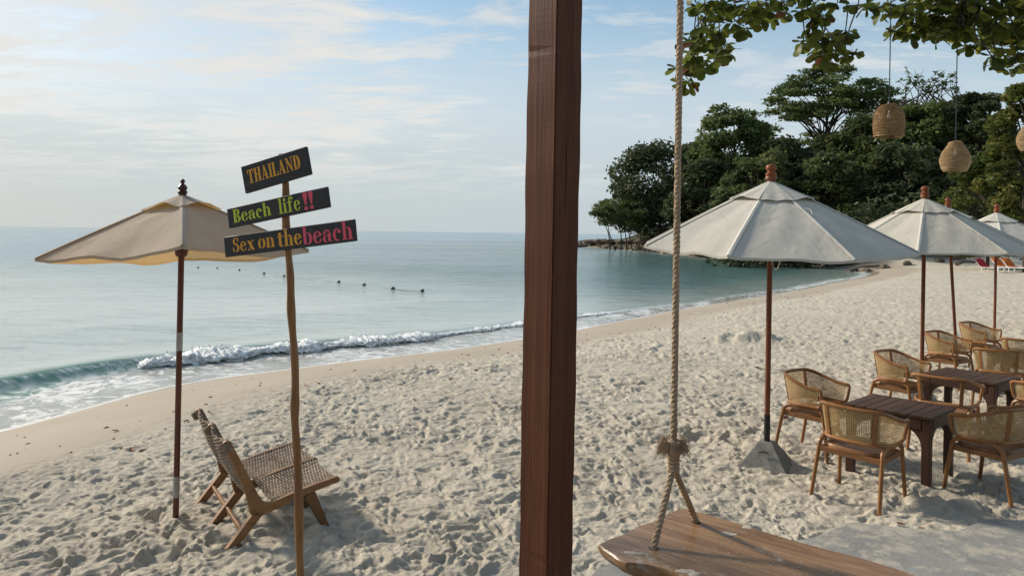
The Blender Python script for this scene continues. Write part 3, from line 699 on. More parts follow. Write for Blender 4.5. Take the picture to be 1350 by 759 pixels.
def tree(label, X, Y, zb, ztop, hw, mat, n, size, crown_from=0.2, nclump=46, style='round', lean=(0, 0), group='trees on the headland behind the beach', name='forest_tree', trunks=1):
    root = empty(name, (X, Y, zb)); tag(root, label, 'tree', group)
    H = ztop - zb; cz0 = H * crown_from; clumps = []; limbs = []
    for i in range(nclump):
        if style == 'layered':
            a = random.uniform(0, 2 * PI); q = math.sqrt(random.uniform(0.0, 1.0)); r = hw * q * 0.92
            lv = 0.965 - 0.24 * q * q - random.choice((0, 0, 0.03, 0.09, 0.17, 0.26)) + random.uniform(-0.02, 0.02)
            c = (r * math.cos(a) + lean[0] * lv, r * math.sin(a) * 0.8, H * lv)
            rad = hw * random.uniform(0.15, 0.27); clumps.append((*c, rad, rad, rad * 0.26, random.uniform(0.15, 0.75)))
        else:
            a = random.uniform(0, 2 * PI); ph = random.uniform(-0.85, 1.0)
            rr = random.uniform(0.55, 1.0) ** 0.5
            h = (cz0 + H) / 2 + ph * (H - cz0) / 2 * 0.86
            prof = math.sqrt(max(0.05, 1 - ph * ph * 0.86)) * (1.0 if ph < 0.2 else 0.95)
            r = hw * prof * rr * 0.84
            rad = hw * random.uniform(0.16, 0.30)
            c = (r * math.cos(a) + lean[0] * h / H, r * math.sin(a) * 0.85, min(h, H - rad * 0.55))
            clumps.append((*c, rad, rad, rad * random.uniform(0.42, 0.72), random.uniform(0.05, 0.8)))
        if i % 3 == 0: limbs.append(c)
    me = crown_mesh('crown', clumps, n, size, 0.6 if style == 'layered' else 0.3)
    link('crown', me, mat, root)
    mb = MB(); tr = max(0.10, H * 0.016)
    for t_ in range(trunks):
        o = Vector(((t_ - (trunks - 1) / 2) * hw * 0.17 + hw * 0.2, random.uniform(-0.4, 0.4), -0.4)) if trunks > 1 else Vector((0, 0, -0.4))
        top = Vector((lean[0] * 0.7 + (o.x if trunks == 1 else (o.x - hw * 0.2) * 1.7 + random.uniform(-1, 1)), 0, H * 0.86 if trunks == 1 else cz0 + (H - cz0) * 0.5))
        mid = (o + top) / 2 + Vector((random.uniform(-1, 1) * H * 0.03 * (1 if trunks == 1 else 2.6), 0, 0))
        P = catmull([o, mid, top], 5); nP = len(P)
        mb.tube(P, [tr * (1 - 0.8 * i / (nP - 1)) for i in range(nP)], 7)
    mb.build('trunk', M['bark'], root, True)
    lb = MB()
    for c in limbs:
        c = Vector(c); st = Vector((lean[0] * 0.7 * min(0.8, c.z / H), 0, max(0.15 * H, c.z * random.uniform(0.55, 0.8)))); md = (st + c) / 2 + Vector((0, 0, H * 0.02))
        lb.tube(catmull([st, md, c], 3), [tr * 0.42, tr * 0.36, tr * 0.3, tr * 0.24, tr * 0.18, tr * 0.12, tr * 0.07][:7], 5)
    lb.build('limbs', M['bark'], root, True)
    return root
def tree_px(label, uc, vtop, hwpx, Y, mat, n, size, vbase=None, **k):
    p = at(uc, vtop, Y); zb = ground_z(p.x, Y) if vbase is None else at(uc, vbase, Y).z
    return tree(label, p.x, Y, zb, p.z, hwpx * Y / FPX, mat, n, size, **k)
tree_px('big dark rounded tree alone at the tip of the rocky headland', 870, 188, 82, 138, M['leaf_dark'], 24000, 0.38, crown_from=0.04, nclump=120, lean=(1.5, 0))
tree_px('low wide mangrove with crooked trunks at the water edge of the headland', 815, 262, 44, 131, M['leaf_far'], 9000, 0.24, crown_from=0.42, nclump=40, vbase=327, trunks=6, name='mangrove_tree')
tree_px('bright green spreading tree beside the big headland tree', 968, 131, 62, 104, M['leaf_pale'], 18000, 0.32, crown_from=0.15, nclump=100)
tree_px('tallest tree with flat airy pads of foliage against the sky', 1078, 82, 84, 112, M['leaf_pale'], 17000, 0.30, style='layered', nclump=95, crown_from=0.3, lean=(2.5, 0))
tree_px('dark dense tree filling the gap below the tallest tree', 1040, 178, 66, 98, M['leaf_dark'], 18000, 0.34, crown_from=0.05, nclump=100)
tree_px('broad mid green tree behind the domed wicker lamp', 1150, 152, 60, 97, M['leaf_far'], 18000, 0.32, crown_from=0.05, nclump=100)
tree_px('olive tree crowned by thin bare twigs behind the pear shaped lamp', 1224, 128, 64, 90, M['leaf_pale'], 18000, 0.30, crown_from=0.05, nclump=100)
tree_px('dark blue-green tree at the right end of the headland skyline', 1288, 118, 52, 86, M['leaf_dark'], 14000, 0.32, crown_from=0.05, nclump=80)
tree_px('shaded low tree just right of the headland tip tree', 930, 208, 52, 100, M['leaf_dark'], 13000, 0.34, crown_from=0.02, nclump=70)
tree_px('shaded low tree behind the nearest cream umbrella peak', 1000, 196, 62, 84, M['leaf_far'], 14000, 0.30, crown_from=0.02, nclump=80)
tree_px('low bushy tree between the two foremost cream umbrella peaks', 1100, 196, 62, 80, M['leaf_far'], 15000, 0.29, crown_from=0.02, nclump=80)
tree_px('low dark bushy tree behind the second cream umbrella peak', 1196, 186, 62, 76, M['leaf_dark'], 15000, 0.29, crown_from=0.02, nclump=80)
tree_px('dark tree deep in the wood between the bright green tree and the tallest tree', 1012, 184, 50, 108, M['leaf_dark'], 10000, 0.36, crown_from=0.05, nclump=60)
tree_px('dark tree deep in the wood left of the domed lamp', 1098, 176, 56, 106, M['leaf_dark'], 12000, 0.36, crown_from=0.05, nclump=60)
tree_px('dark tree deep in the wood between the domed and the pear shaped lamp', 1186, 136, 44, 100, M['leaf_dark'], 12000, 0.36, crown_from=0.05, nclump=60)
tree_px('dark tree deep in the wood above the pear shaped lamp', 1262, 130, 46, 95, M['leaf_dark'], 11000, 0.36, crown_from=0.05, nclump=60)
tree_px('yellow-green broad-leaved tree at the right edge of the beach', 1358, 92, 56, 50, M['leaf_gold'], 13000, 0.21, crown_from=0.08, nclump=90, group='trees at the back of the beach')
tree_px('low sunlit shrubby tree with brownish leaves at the right edge', 1305, 196, 66, 56, M['leaf_gold'], 14000, 0.19, crown_from=0.0, nclump=80, group='trees at the back of the beach')
def bare_twigs():
    root = [o for o in C.objects if o.type == 'EMPTY' and 'bare twigs' in o.get('label', '')][0]
    mb = MB(); cl = []
    for i in range(34):
        p = at(1224 + random.uniform(-44, 44), 140, 90) - root.location; q = at(1224 + random.uniform(-42, 42), random.uniform(88, 118), 90) - root.location
        m = (p + q) / 2 + Vector((random.uniform(-.5, .5), 0, 0.3)); mb.tube([p, m, q], [0.07, 0.045, 0.02], 4)
        for k in range(3): cl.append((*(m + (q - m) * random.uniform(0.2, 1.0)), 0.42, 0.42, 0.3, 0.4))
    mb.build('bare_twigs', M['bark'], root)
    link('sparse_leaves', crown_mesh('sparse_leaves', cl, 520, 0.22), M['leaf_pale'], root)
bare_twigs()
def undergrowth():
    cl = []
    for i in range(420):
        Y = random.uniform(68, 98); X = random.uniform(26, 82) * Y / 90; 
        r = random.uniform(0.9, 2.2); cl.append((X, Y, ground_z(X, Y) + random.uniform(0.1, 5.0), r, r, r * 0.7, random.uniform(0, 0.6)))
    for i in range(150):
        Y = random.uniform(84, 150); s = random.uniform(2, 22); p = 31 - (Y - 72) * 0.115
        X = p + s; r = random.uniform(0.8, 2.0); cl.append((X, Y, ground_z(X, Y) + random.uniform(0.0, 2.2), r, r, r * 0.7, random.uniform(0, 0.6)))
    me = crown_mesh('undergrowth', cl, 60000, 0.30); tag(link('undergrowth', me, M['leaf_dark']), 'dark tangled undergrowth below the headland trees', None, None, 'stuff')
undergrowth()

# ------------------------------------------------------------------ rocks and logs on the headland shore
def rock(label, X, Y, r, flat, seed, mat=None, name='shore_rock', cat='rock', group='rocks along the headland shore', zoff=0.0):
    bm = bmesh.new(); bmesh.ops.create_icosphere(bm, subdivisions=3, radius=1.0)
    rs = random.Random(seed); o = Vector((rs.random() * 40, rs.random() * 40, 0))
    from mathutils import noise as mn
    sx, sy = rs.uniform(0.8, 1.5), rs.uniform(0.7, 1.1)
    for q in bm.verts:
        d = q.co.normalized(); k = 1 + 0.38 * mn.noise(d * 1.3 + o) + 0.18 * mn.noise(d * 3.1 + o)
        st = round(d.z * 3) / 3 * 0.5 + d.z * 0.5
        q.co = Vector((d.x * sx * k, d.y * sy * k, st * flat * k)) * r
    me = bpy.data.meshes.new(name); bm.to_mesh(me); bm.free()
    ob = link(name, me, mat or M['rock']); ob.location = (X, Y, max(SEA_Z, ground_z(X, Y)) + r * flat * 0.25 + zoff); ob.rotation_euler = (0, 0, rs.random() * 6)
    return tag(ob, label, cat, group)
for i in range(46):
    t = i / 45; al0 = along_of(1075, 352); 
    Y = 78 + 90 * t ** 1.05; xs = np.interp(Y, SH[::-1][(SH[::-1][:, 1] > 66) & (SH[::-1][:, 1] < 171)][::-1][:, 1], SH[::-1][(SH[::-1][:, 1] > 66) & (SH[::-1][:, 1] < 171)][::-1][:, 0])
    rock('brown weathered rock in the low line along the headland waterline', float(xs) + random.uniform(-0.6, 1.6), Y, random.uniform(0.5, 1.3), random.uniform(0.35, 0.6), i)
for i, (u, v) in enumerate(((770, 325), (782, 326), (793, 327), (806, 326), (818, 328), (834, 328), (846, 330), (862, 331))):
    p = atz(u, v, SEA_Z + 0.2); p = Vector((at(u, v, 165 - i * 4).x, 165 - i * 4, 0))
    rock('flat grey-brown rock slab at the very tip of the headland', p.x, p.y, random.uniform(1.2, 2.0), 0.30, 100 + i, group='rock slabs at the headland tip', zoff=0.1)
for i, u in enumerate((1140, 1166, 1196, 1238, 1262)):
    p = at(u, 344, 63 + i); rock('rounded stone at the top of the beach below the trees', p.x, p.y, 0.5, 0.6, 200 + i, group='stones at the back of the beach')
def log(u0, u1, Y, lab):
    a = at(u0, 345, Y); b2 = at(u1, 345, Y + 1.5); a.z = ground_z(a.x, a.y) + 0.18; b2.z = ground_z(b2.x, b2.y) + 0.22
    mb = MB(); P = catmull([a, (a + b2) / 2 + Vector((0, 0.3, 0.12)), b2], 5); mb.tube(P, [0.2 - 0.010 * i for i in range(len(P))], 8)
    o = mb.build('driftwood_log', M['driftwood'], None, True); tag(o, lab, 'log', 'driftwood at the back of the beach')
log(1118, 1160, 63, 'longest grey driftwood log left of the second umbrella pole'); log(1262, 1285, 62, 'short grey driftwood log left of the red covered sunbed')
# ------------------------------------------------------------------ float line in the sea
BU = [(213, 347.4), (236.9, 350.4), (261, 352.3), (286, 353.4), (315.5, 355.6), (347.8, 360), (374.4, 363.3), (446.5, 371.3), (480, 375), (517.8, 380), (556.7, 383)]
def floats():
    me = None; pts = []
    for i, (u, v) in enumerate(BU):
        p = atz(u, v, SEA_Z + 0.06); pts.append(p)
        if me is None:
            mb = MB(); mb.lathe([(0.02, -0.22), (0.06, -0.20), (0.12, -0.12), (0.14, 0.0), (0.12, 0.12), (0.06, 0.20), (0.02, 0.22)], 10)
            mb.v = [(z, y, x) for x, y, z in mb.v]; mb.tube([(-0.3, 0, 0), (0.3, 0, 0)], 0.03, 6)
            o = mb.build('float', M['buoy'], None, True); me = o.data
        else: o = link('float', me)
        s = 0.55 + 0.1 * (i > 6); o.location = p; o.scale = (s, s, s); o.rotation_euler = (0, 0, R(-50) + random.uniform(-.3, .3))
        tag(o, 'small dark float on the swimming line in the sea', 'float', 'floats along the swimming line')
    mb = MB()
    for a, b in zip(pts[:-1], pts[1:]):
        mb.tube([a + Vector((0, 0, -0.05)), (a + b) / 2 + Vector((0, 0, -0.06)), b + Vector((0, 0, -0.05))], 0.010, 4)
    tag(mb.build('float_line', M['buoy'], None), 'thin dark rope joining the floats in the sea', 'rope')
floats()

# ------------------------------------------------------------------ umbrellas
def umbrella(label, base, n, Rr, phi0, z_eave, z_apex, mats, lean=(0, 0), ztip=None, corner_z=None, flap=0.03, pole_r=0.026, finial='ball', zb=0.0, tapes=(), sleeve=None, sag=0.035, group=None, detail=True, vent=0.32):
    """base: ground point; z values are heights in the world"""
    root = empty('beach_umbrella', (base[0], base[1], zb)); tag(root, label, 'umbrella', group)
    O = Vector((base[0], base[1], zb))
    ax = lambda z: Vector((lean[0] * (z - zb), lean[1] * (z - zb), 0))      # leaning pole axis, local
    corner = []
    for k in range(n):
        a = phi0 + 2 * PI * k / n; zc = (corner_z[k] if corner_z else z_eave)
        corner.append(Vector((Rr * math.cos(a), Rr * math.sin(a), zc - zb)) + ax(zc))
    apex = Vector((0, 0, z_apex - zb)) + ax(z_apex)
    def surf(k, a, t, hem=0.0):
        """a: 0..1 across panel k, t: 0..1 apex to eave"""
        p, q = corner[k], corner[(k + 1) % n]
        conc = 0.10 * t * (1 - t)                                              # ribs bow a little
        P = apex.lerp(p, t); Q = apex.lerp(q, t)
        X = P.lerp(Q, a); w = math.sin(PI * a)
        X.z += conc * (z_apex - z_eave) * 0.6 - sag * w * (0.25 * t + 0.75 * t * t)
        wr = 0.009 * math.sin(9 * a + k * 2.1 + 5 * t) * t * w + 0.008 * math.sin(4 * t * 3.1 + k + 14 * a) * t * w + 0.012 * t * t * math.sin(2.3 * PI * a + 1.7 * k) * w - 0.007 * math.exp(-((a - 0.12) / 0.06) ** 2) * t - 0.007 * math.exp(-((a - 0.88) / 0.06) ** 2) * t
        X.z += wr
        inward = 0.035 * w * t * t
        return X + (apex - X) * inward * Vector((1, 1, 0)).length * 0.5 + Vector((0, 0, hem * w))
    NA, NT = (10, 14) if detail else (6, 8)
    me_v, me_f = [], []
    for k in range(n):
        o = len(me_v)
        for i in range(NT + 1):
            for j in range(NA + 1): me_v.append(surf(k, j / NA, 0.02 + 0.98 * i / NT))
        for i in range(NT):
            for j in range(NA):
                a0 = o + i * (NA + 1) + j; me_f.append((a0, a0 + 1, a0 + NA + 2, a0 + NA + 1))
        # hem turned under: a short band hanging at the edge
        h0 = len(me_v)
        for j in range(NA + 1):
            X = surf(k, j / NA, 1.0); me_v.append(X + Vector((0, 0, -0.022)))
        for j in range(NA):
            a0 = o + NT * (NA + 1) + j; me_f.append((a0, a0 + 1, h0 + j + 1, h0 + j))
    me = bpy.data.meshes.new('canopy'); me.from_pydata(me_v, [], me_f); me.update()
    bm = bmesh.new(); bm.from_mesh(me); bmesh.ops.remove_doubles(bm, verts=bm.verts, dist=0.0008); bmesh.ops.recalc_face_normals(bm, faces=bm.faces); bm.to_mesh(me); bm.free()
    me.polygons.foreach_set('use_smooth', np.ones(len(me.polygons), dtype=bool)); me.set_sharp_from_angle(angle=R(14))
    link('canopy', me, mats[0], root)
    # vent cap
    mv, mf = [], []; T = vent; nt = 5
    for k in range(n):
        o = len(mv)
        for i in range(nt + 1):
            for j in range(NA + 1):
                a = j / NA; t = T * (0.06 + 0.94 * i / nt); X = surf(k, a, t); e = (i / nt)
                lift = 0.014 + 0.006 * e + flap * e * e * math.sin(PI * a) ** 2 * (0.6 + 0.5 * math.sin(k * 2.7 + 1)) + 0.005 * e * e * math.sin(3 * PI * a + k)
                mv.append(X + Vector((0, 0, lift)))
        for i in range(nt):
            for j in range(NA):
                a0 = o + i * (NA + 1) + j; mf.append((a0, a0 + 1, a0 + NA + 2, a0 + NA + 1))
    me = bpy.data.meshes.new('vent_cap'); me.from_pydata(mv, [], mf); me.update()
    bm = bmesh.new(); bm.from_mesh(me); bmesh.ops.remove_doubles(bm, verts=bm.verts, dist=0.0008); bmesh.ops.recalc_face_normals(bm, faces=bm.faces); bm.to_mesh(me); bm.free()
    me.polygons.foreach_set('use_smooth', np.ones(len(me.polygons), dtype=bool)); me.set_sharp_from_angle(angle=R(16))
    link('vent_cap', me, mats[0], root)
    # seams over the ribs and ribs below
    hubz = z_eave - 0.02 + (z_apex - z_eave) * 0.10
    for k in range(n):
        mb = MB(); pts = []
        for i in range(11):
            t = T * 0.9 + (1.0 - T * 0.9) * i / 10; pts.append(surf(k, 0.0, t) + Vector((0, 0, 0.004)))
        side = Vector((-math.sin(phi0 + 2 * PI * k / n), math.cos(phi0 + 2 * PI * k / n), 0))
        vs = []
        for p in pts: vs += [p - side * 0.021 + Vector((0, 0, -0.004)), p + Vector((0, 0, 0.005)), p + side * 0.021 + Vector((0, 0, -0.004))]
        mb.add(vs, [(3 * i + j, 3 * i + j + 1, 3 * i + j + 4, 3 * i + j + 3) for i in range(10) for j in range(2)])
        mb.build('seam', mats[1], root, True)
        mb = MB(); P = [surf(k, 0.0, t) + Vector((0, 0, -0.022)) for t in (0.04, 0.5, 0.985)]; mb.tube(P, 0.011, 4); rb = mb.build('rib', mats[2], root)
        mb = MB(); st = Vector((0, 0, hubz - zb)) + ax(hubz) + Vector((0.03 * math.cos(phi0 + 2 * PI * k / n), 0.03 * math.sin(phi0 + 2 * PI * k / n), 0)); mb.tube([st, surf(k, 0.0, 0.55) + Vector((0, 0, -0.03))], 0.009, 4); mb.build('strut', mats[2], rb)
    mb = MB(); c = Vector((0, 0, hubz - zb)) + ax(hubz); mb.lathe([(0.035, -0.05), (0.048, -0.03), (0.048, 0.03), (0.035, 0.05)], 12, c); mb.build('runner_hub', mats[2], root, True)
    zl = sleeve[1] if sleeve else zb - 0.25
    mb = MB(); mb.tube([Vector((0, 0, zl - zb)) + ax(zl), Vector((0, 0, z_apex - zb)) + ax(z_apex)], pole_r, 12); pole = mb.build('pole', mats[2], root, True)
    for (za, zz) in tapes:
        mb = MB(); mb.tube([Vector((0, 0, za - zb)) + ax(za), Vector((0, 0, zz - zb)) + ax(zz)], pole_r + 0.0015, 12); mb.build('tape_band', M['tape'], pole, True)
    if sleeve:
        mb = MB(); mb.tube([Vector((0, 0, sleeve[0] - zb)) + ax(sleeve[0]), Vector((0, 0, sleeve[1] + 0.03 - zb)) + ax(sleeve[1] + 0.03)], pole_r + 0.003, 12); mb.build('lower_sleeve', M['black'], root, True)
    mb = MB()
    if finial == 'ball': prof = [(0.030, -0.02), (0.056, 0.0), (0.056, 0.018), (0.047, 0.030), (0.054, 0.042), (0.052, 0.058), (0.036, 0.070), (0.034, 0.080), (0.046, 0.092), (0.052, 0.110), (0.048, 0.128), (0.034, 0.142), (0.012, 0.150)]
    else: prof = [(0.025, -0.02), (0.036, 0.0), (0.036, 0.012), (0.028, 0.020), (0.034, 0.034), (0.036, 0.046), (0.026, 0.060), (0.014, 0.070), (0.012, 0.078), (0.018, 0.088), (0.018, 0.098), (0.010, 0.108), (0.004, 0.111)]
    mb.lathe(prof, 16, apex + Vector((0, 0, 0.02))); mb.build('finial', mats[3], root, True)
    return root, surf, apex
CREAM = (M['fabric'], M['seam'], M['pole'], M['finial'])
gp = ground(235, 693); gp.z = ground_z(gp.x, gp.y)
tilt = [2.085, 2.03, 1.93, 1.965]
lz = lambda v, Y: 2.2 - (v - 300) / FPX * Y
lp = Vector((-2.64, 5.85, 0)); lgz = ground_z(lp.x, lp.y)
ph = math.atan2(-5.85, 2.64)
lu, lsurf, lapex = umbrella('tan square umbrella with dark finial and two tape bands on its pole', (lp.x, lp.y), 4, 0.985, ph, 2.0, 2.46, (M['tan'], M['tan_seam'], M['pole_dark'], M['finial_dark']),
         lean=(0.012, 0.0), corner_z=tilt, flap=0.055, pole_r=0.023, finial='point', zb=lgz, tapes=((lz(461, 5.85), lz(437, 5.85)), (lz(655, 5.85), lz(627, 5.85))), sag=0.05, group='beach umbrellas', vent=0.30)
def umb_base(label, x, y, rz):
    z0 = ground_z(x, y) - 0.03
    root = empty('umbrella_stand', (x, y, z0), rz); tag(root, label, 'umbrella stand', 'concrete umbrella stands')
    bm = bmesh.new(); bmesh.ops.create_cube(bm, size=1.0)
    for q in bm.verts:
        k = 0.066 if q.co.z > 0 else 0.245
        q.co = Vector((math.copysign(k, q.co.x), math.copysign(k, q.co.y), 0.26 if q.co.z > 0 else 0.0))
    bmesh.ops.bevel(bm, geom=list(bm.edges), offset=0.008, segments=2, affect='EDGES')
    me = bpy.data.meshes.new('concrete_block'); bm.to_mesh(me); bm.free(); link('concrete_block', me, M['concrete'], root)
    mb = MB(); mb.tube([(-0.05, -0.155, 0.175), (-0.01, -0.145, 0.188), (0.03, -0.145, 0.183), (0.045, -0.152, 0.172)], 0.006, 5); mb.build('lifting_loop', M['black'], root)
    return z0
z1 = umb_base('grey concrete pyramid stand holding the nearest cream umbrella', 2.53, 7.25, R(-29))
u1_root, u1_surf, u1_apex = umbrella('nearest cream umbrella with its pole in a visible concrete pyramid stand', (2.53, 7.25), 8, 1.30, R(-34), 2.05, 2.735, CREAM, corner_z=[2.065, 2.10, 2.11, 2.11, 2.11, 2.095, 2.03, 2.015], zb=z1 + 0.05, sleeve=(z1 + 0.25, z1 + 0.49), group='beach umbrellas')
def cord_loop():
    mb = MB(); a = u1_surf(6, 0.42, 0.995) + Vector((0, 0, -0.02)); c = Vector((0, 0, a.z - 0.01)); c = a.lerp(c, 0.55)
    mb.tube(catmull([a, a.lerp(c, 0.4) + Vector((0, 0, -0.075)), c + Vector((0, 0, -0.08)), Vector((0, 0, a.z + 0.02)) + Vector((0.0, -0.028, 0))], 6), 0.004, 5); mb.build('tie_cord', M['string'], u1_root, True)
    mb = MB(); p = u1_surf(7, 0.03, 0.42) + Vector((0, 0, 0.012)); q = u1_surf(7, 0.10, 0.50) + Vector((0, 0, 0.012)); m = (p + q) / 2 + Vector((0.02, 0.0, 0.02))
    mb.tube(catmull([p, m, q, q + Vector((0.05, 0.02, 0.0))], 5), 0.004, 5); mb.build('tie_cord', M['string'], u1_root, True)
cord_loop()
z2 = umb_base('concrete stand below the second cream umbrella, hidden by the chairs', 5.60, 10.05, R(-20))
umbrella('second cream umbrella, over the middle of the rattan chairs', (5.60, 10.05), 8, 1.30, R(-32), 2.03, 2.735, CREAM, zb=z2 + 0.05, sleeve=(z2 + 0.25, z2 + 0.49), group='beach umbrellas')
umbrella('leaning cream umbrella half hidden behind the second one', (7.80, 12.9), 8, 1.30, R(-30), 2.02, 2.735, CREAM, lean=(-0.075, 0.0), zb=ground_z(7.8, 12.9), group='beach umbrellas')
umbrella('far cream umbrella with an upright pole in front of the white sunbeds', (9.82, 15.0), 8, 1.30, R(-28), 2.02, 2.735, CREAM, zb=ground_z(9.82, 15.0), group='beach umbrellas', detail=False)
umbrella('farthest cream umbrella cut off by the right edge of the photo', (13.5, 19.0), 8, 1.30, R(-28), 2.02, 2.735, CREAM, zb=ground_z(13.5, 19.0), group='beach umbrellas', detail=False)

# ------------------------------------------------------------------ cane chairs and slatted tables
def arc_u(t, hw, yb, yf):
    """plan of the tub rail: t 0..1 from the left arm end round the back to the right arm end"""
    P = [(-hw, yf), (-hw * 1.02, yf - 0.14), (-hw * 0.97, yb + 0.16), (-hw * 0.78, yb + 0.045), (-hw * 0.42, yb + 0.004), (0, yb - 0.008),
         (hw * 0.42, yb + 0.004), (hw * 0.78, yb + 0.045), (hw * 0.97, yb + 0.16), (hw * 1.02, yf - 0.14), (hw, yf)]
    x = t * (len(P) - 1); i = min(int(x), len(P) - 2); f = x - i
    p = [Vector((*P[max(0, min(len(P) - 1, k))], 0)) for k in (i - 1, i, i + 1, i + 2)]
    return 0.5 * ((2 * p[1]) + (p[2] - p[0]) * f + (2 * p[0] - 5 * p[1] + 4 * p[2] - p[3]) * f * f + (3 * p[1] - p[0] - 3 * p[2] + p[3]) * f ** 3)
def rail_top(t):
    p = arc_u(t, 0.305, -0.285, 0.17); e = abs(t - 0.5) * 2; p.z = 0.81 - 0.105 * smooth01(np.array((e - 0.34) / 0.60)).item(); return p
def rail_low(t):
    p = arc_u(t, 0.275, -0.235, 0.15); p.z = 0.525; return p
def make_chair(cane=True):
    root = empty('rattan_chair', (0, 0, 0))
    T = [i / 48 for i in range(49)]
    def band(t, h): return rail_low(t).lerp(rail_top(t), h)
    # top rail with rounded arm ends running down into the lower rail
    path = [rail_low(0.0), rail_low(0.0) + Vector((-0.004, 0.020, 0.014)), rail_low(0).lerp(rail_top(0), 0.25) + Vector((0, 0.025, 0)), rail_low(0).lerp(rail_top(0), 0.72) + Vector((0, 0.024, 0)), rail_top(0.0) + Vector((0, 0.016, -0.016)), rail_top(0.0) + Vector((0, -0.004, 0))]
    right = [Vector((-p.x, p.y, p.z)) for p in reversed(path)]
    P = catmull(path + [rail_top(t) for t in T[1:-1]][::2] + right, 3)
    mb = MB(); mb.tube(P, 0.0165, 8); mb.build('top_rail', M['teak'], root, True)
    mb = MB(); mb.tube([rail_low(t) for t in T], 0.0165, 8); mb.build('lower_rail', M['teak'], root, True)
    ups = (0.335, 0.665)
    for t in ups:
        mb = MB(); a, b = rail_low(t), rail_top(t); d = (rail_low(t + 0.01) - rail_low(t - 0.01)).normalized()
        mb.tube([a, (a + b) / 2, b], 0.0155, 4, True, (1.5, 0.7), d); mb.build('upright', M['teak'], root)
    if cane:
        for t0, t1 in ((0.012, ups[0] - 0.012), (ups[0] + 0.012, ups[1] - 0.012), (ups[1] + 0.012, 0.988)):
            L = sum((band(t0 + (t1 - t0) * (i + 1) / 20, 0.5) - band(t0 + (t1 - t0) * i / 20, 0.5)).length for i in range(20))
            nv = int(L / 0.0170); nh = 14; V, F = [], []
            def strip(pts, wv):
                o = len(V)
                for p, w in zip(pts, wv): V.append(p - w); V.append(p + w)
                for i in range(len(pts) - 1): F.append((o + 2 * i, o + 2 * i + 1, o + 2 * i + 3, o + 2 * i + 2))
            for i in range(nv + 1):
                t = t0 + (t1 - t0) * i / nv; dt = 0.0042 / L * (t1 - t0)
                w = (band(t + 0.004, 0.5) - band(t - 0.004, 0.5)).normalized() * 0.0032
                strip([band(t, h) + Vector((0, 0, 0)) for h in (0, 0.25, 0.5, 0.75, 1)], [w] * 5)
            for j in range(1, nh):
                h = j / nh; w = (band(0.5, 1) - band(0.5, 0)).normalized() * 0.0030
                tt = [t0 + (t1 - t0) * i / 14 for i in range(15)]
                strip([band(t, h) * 1.0 + Vector((band(t, h).x, band(t, h).y, 0)).normalized() * 0.002 for t in tt], [w] * 15)
            nd = nv + nh
            for sgn in (-1, 1):                                                # diagonal strands
                for i in range(0, nd, 1):
                    pts = []
                    for q in range(6):
                        h = q / 5; xi = (i - nh + h * nh) / nv if sgn > 0 else (i - h * nh) / nv
                        if 0 <= xi <= 1: pts.append((xi, h))
                    if len(pts) < 2: continue
                    pp = [band(t0 + (t1 - t0) * a, h) + Vector((0, 0, 0)) for a, h in pts]
                    d = (pp[-1] - pp[0]).normalized(); nn = Vector((pp[0].x, pp[0].y + 0.001, 0)).normalized(); w = d.cross(nn).normalized() * 0.0012
                    strip([p - nn * 0.0015 * sgn for p in pp], [w] * len(pp))
            me = np_mesh('cane_panel', np.array([tuple(p) for p in V]), np.array(F)); link('cane_panel', me, M['cane'], root)
    # seat: rounded board with a raised cane pad, apron ring
    pts = [(0.245 * math.copysign(abs(math.cos(a)) ** 0.55, math.cos(a)), -0.015 + 0.235 * math.copysign(abs(math.sin(a)) ** 0.55, math.sin(a))) for a in [2 * PI * k / 32 for k in range(32)]]
    mb = MB(); prof = [(0.94, 0.418), (1.0, 0.426), (1.0, 0.452), (0.97, 0.462), (0.8, 0.458)]
    vs = [(x * s, y * s, z) for s, z in prof for x, y in pts]; n = 32
    mb.add(vs, [(i * n + k, i * n + (k + 1) % n, (i + 1) * n + (k + 1) % n, (i + 1) * n + k) for i in range(4) for k in range(n)] + [tuple(range(n - 1, -1, -1)), tuple(4 * n + k for k in range(n))])
    mb.build('seat', M['seat'], root, True)
    # side frames: inverted U of rear leg, bearer and front leg
    for s in (-1, 1):
        P = catmull([(s * 0.285, -0.31, -0.06), (s * 0.262, -0.235, 0.40), (s * 0.258, -0.205, 0.478), (s * 0.256, -0.15, 0.502)], 5)
        mb = MB(); mb.tube(P, [0.0165 + 0.004 * min(1, i / 8) for i in range(len(P))], 8); mb.build('leg', M['teak'], root, True)
        P = catmull([(s * 0.285, 0.275, -0.06), (s * 0.262, 0.205, 0.40), (s * 0.258, 0.175, 0.478), (s * 0.256, 0.12, 0.502)], 5)
        mb = MB(); mb.tube(P, [0.0165 + 0.004 * min(1, i / 8) for i in range(len(P))], 8); mb.build('leg', M['teak'], root, True)
        mb = MB(); mb.tube([(s * 0.256, -0.155, 0.502), (s * 0.256, 0.125, 0.502)], 0.0195, 8); mb.build('bearer', M['teak'], root, True)
        mb = MB(); mb.box((s * 0.251, -0.015, 0.405), (0.022, 0.42, 0.045), None, 0.004); mb.build('side_apron', M['seat'], root)
    for y in (-0.235, 0.205):
        mb = MB(); mb.box((0, y, 0.408), (0.50, 0.024, 0.045), None, 0.004); mb.build('cross_apron', M['seat'], root)
    return root
chair0 = make_chair(True); chair_open = make_chair(False)
def place(o, x, y, face, label, first=False):
    c = o if first else copy_tree(o)
    c.location = (x, y, ground_z_smooth(x, y) - random.uniform(0.0, 0.015)); c.rotation_euler = (R(random.uniform(-1.6, 1.6)), R(random.uniform(-1.6, 1.6)), math.atan2(-face[0], face[1]) + R(random.uniform(-3, 3))); tag(c, label, 'chair', 'rattan chairs around the tables on the sand'); return c
def ground_z_smooth(x, y): return float(base_height(np.array([x]), np.array([y]), shore_dist([x], [y])[0])[0])
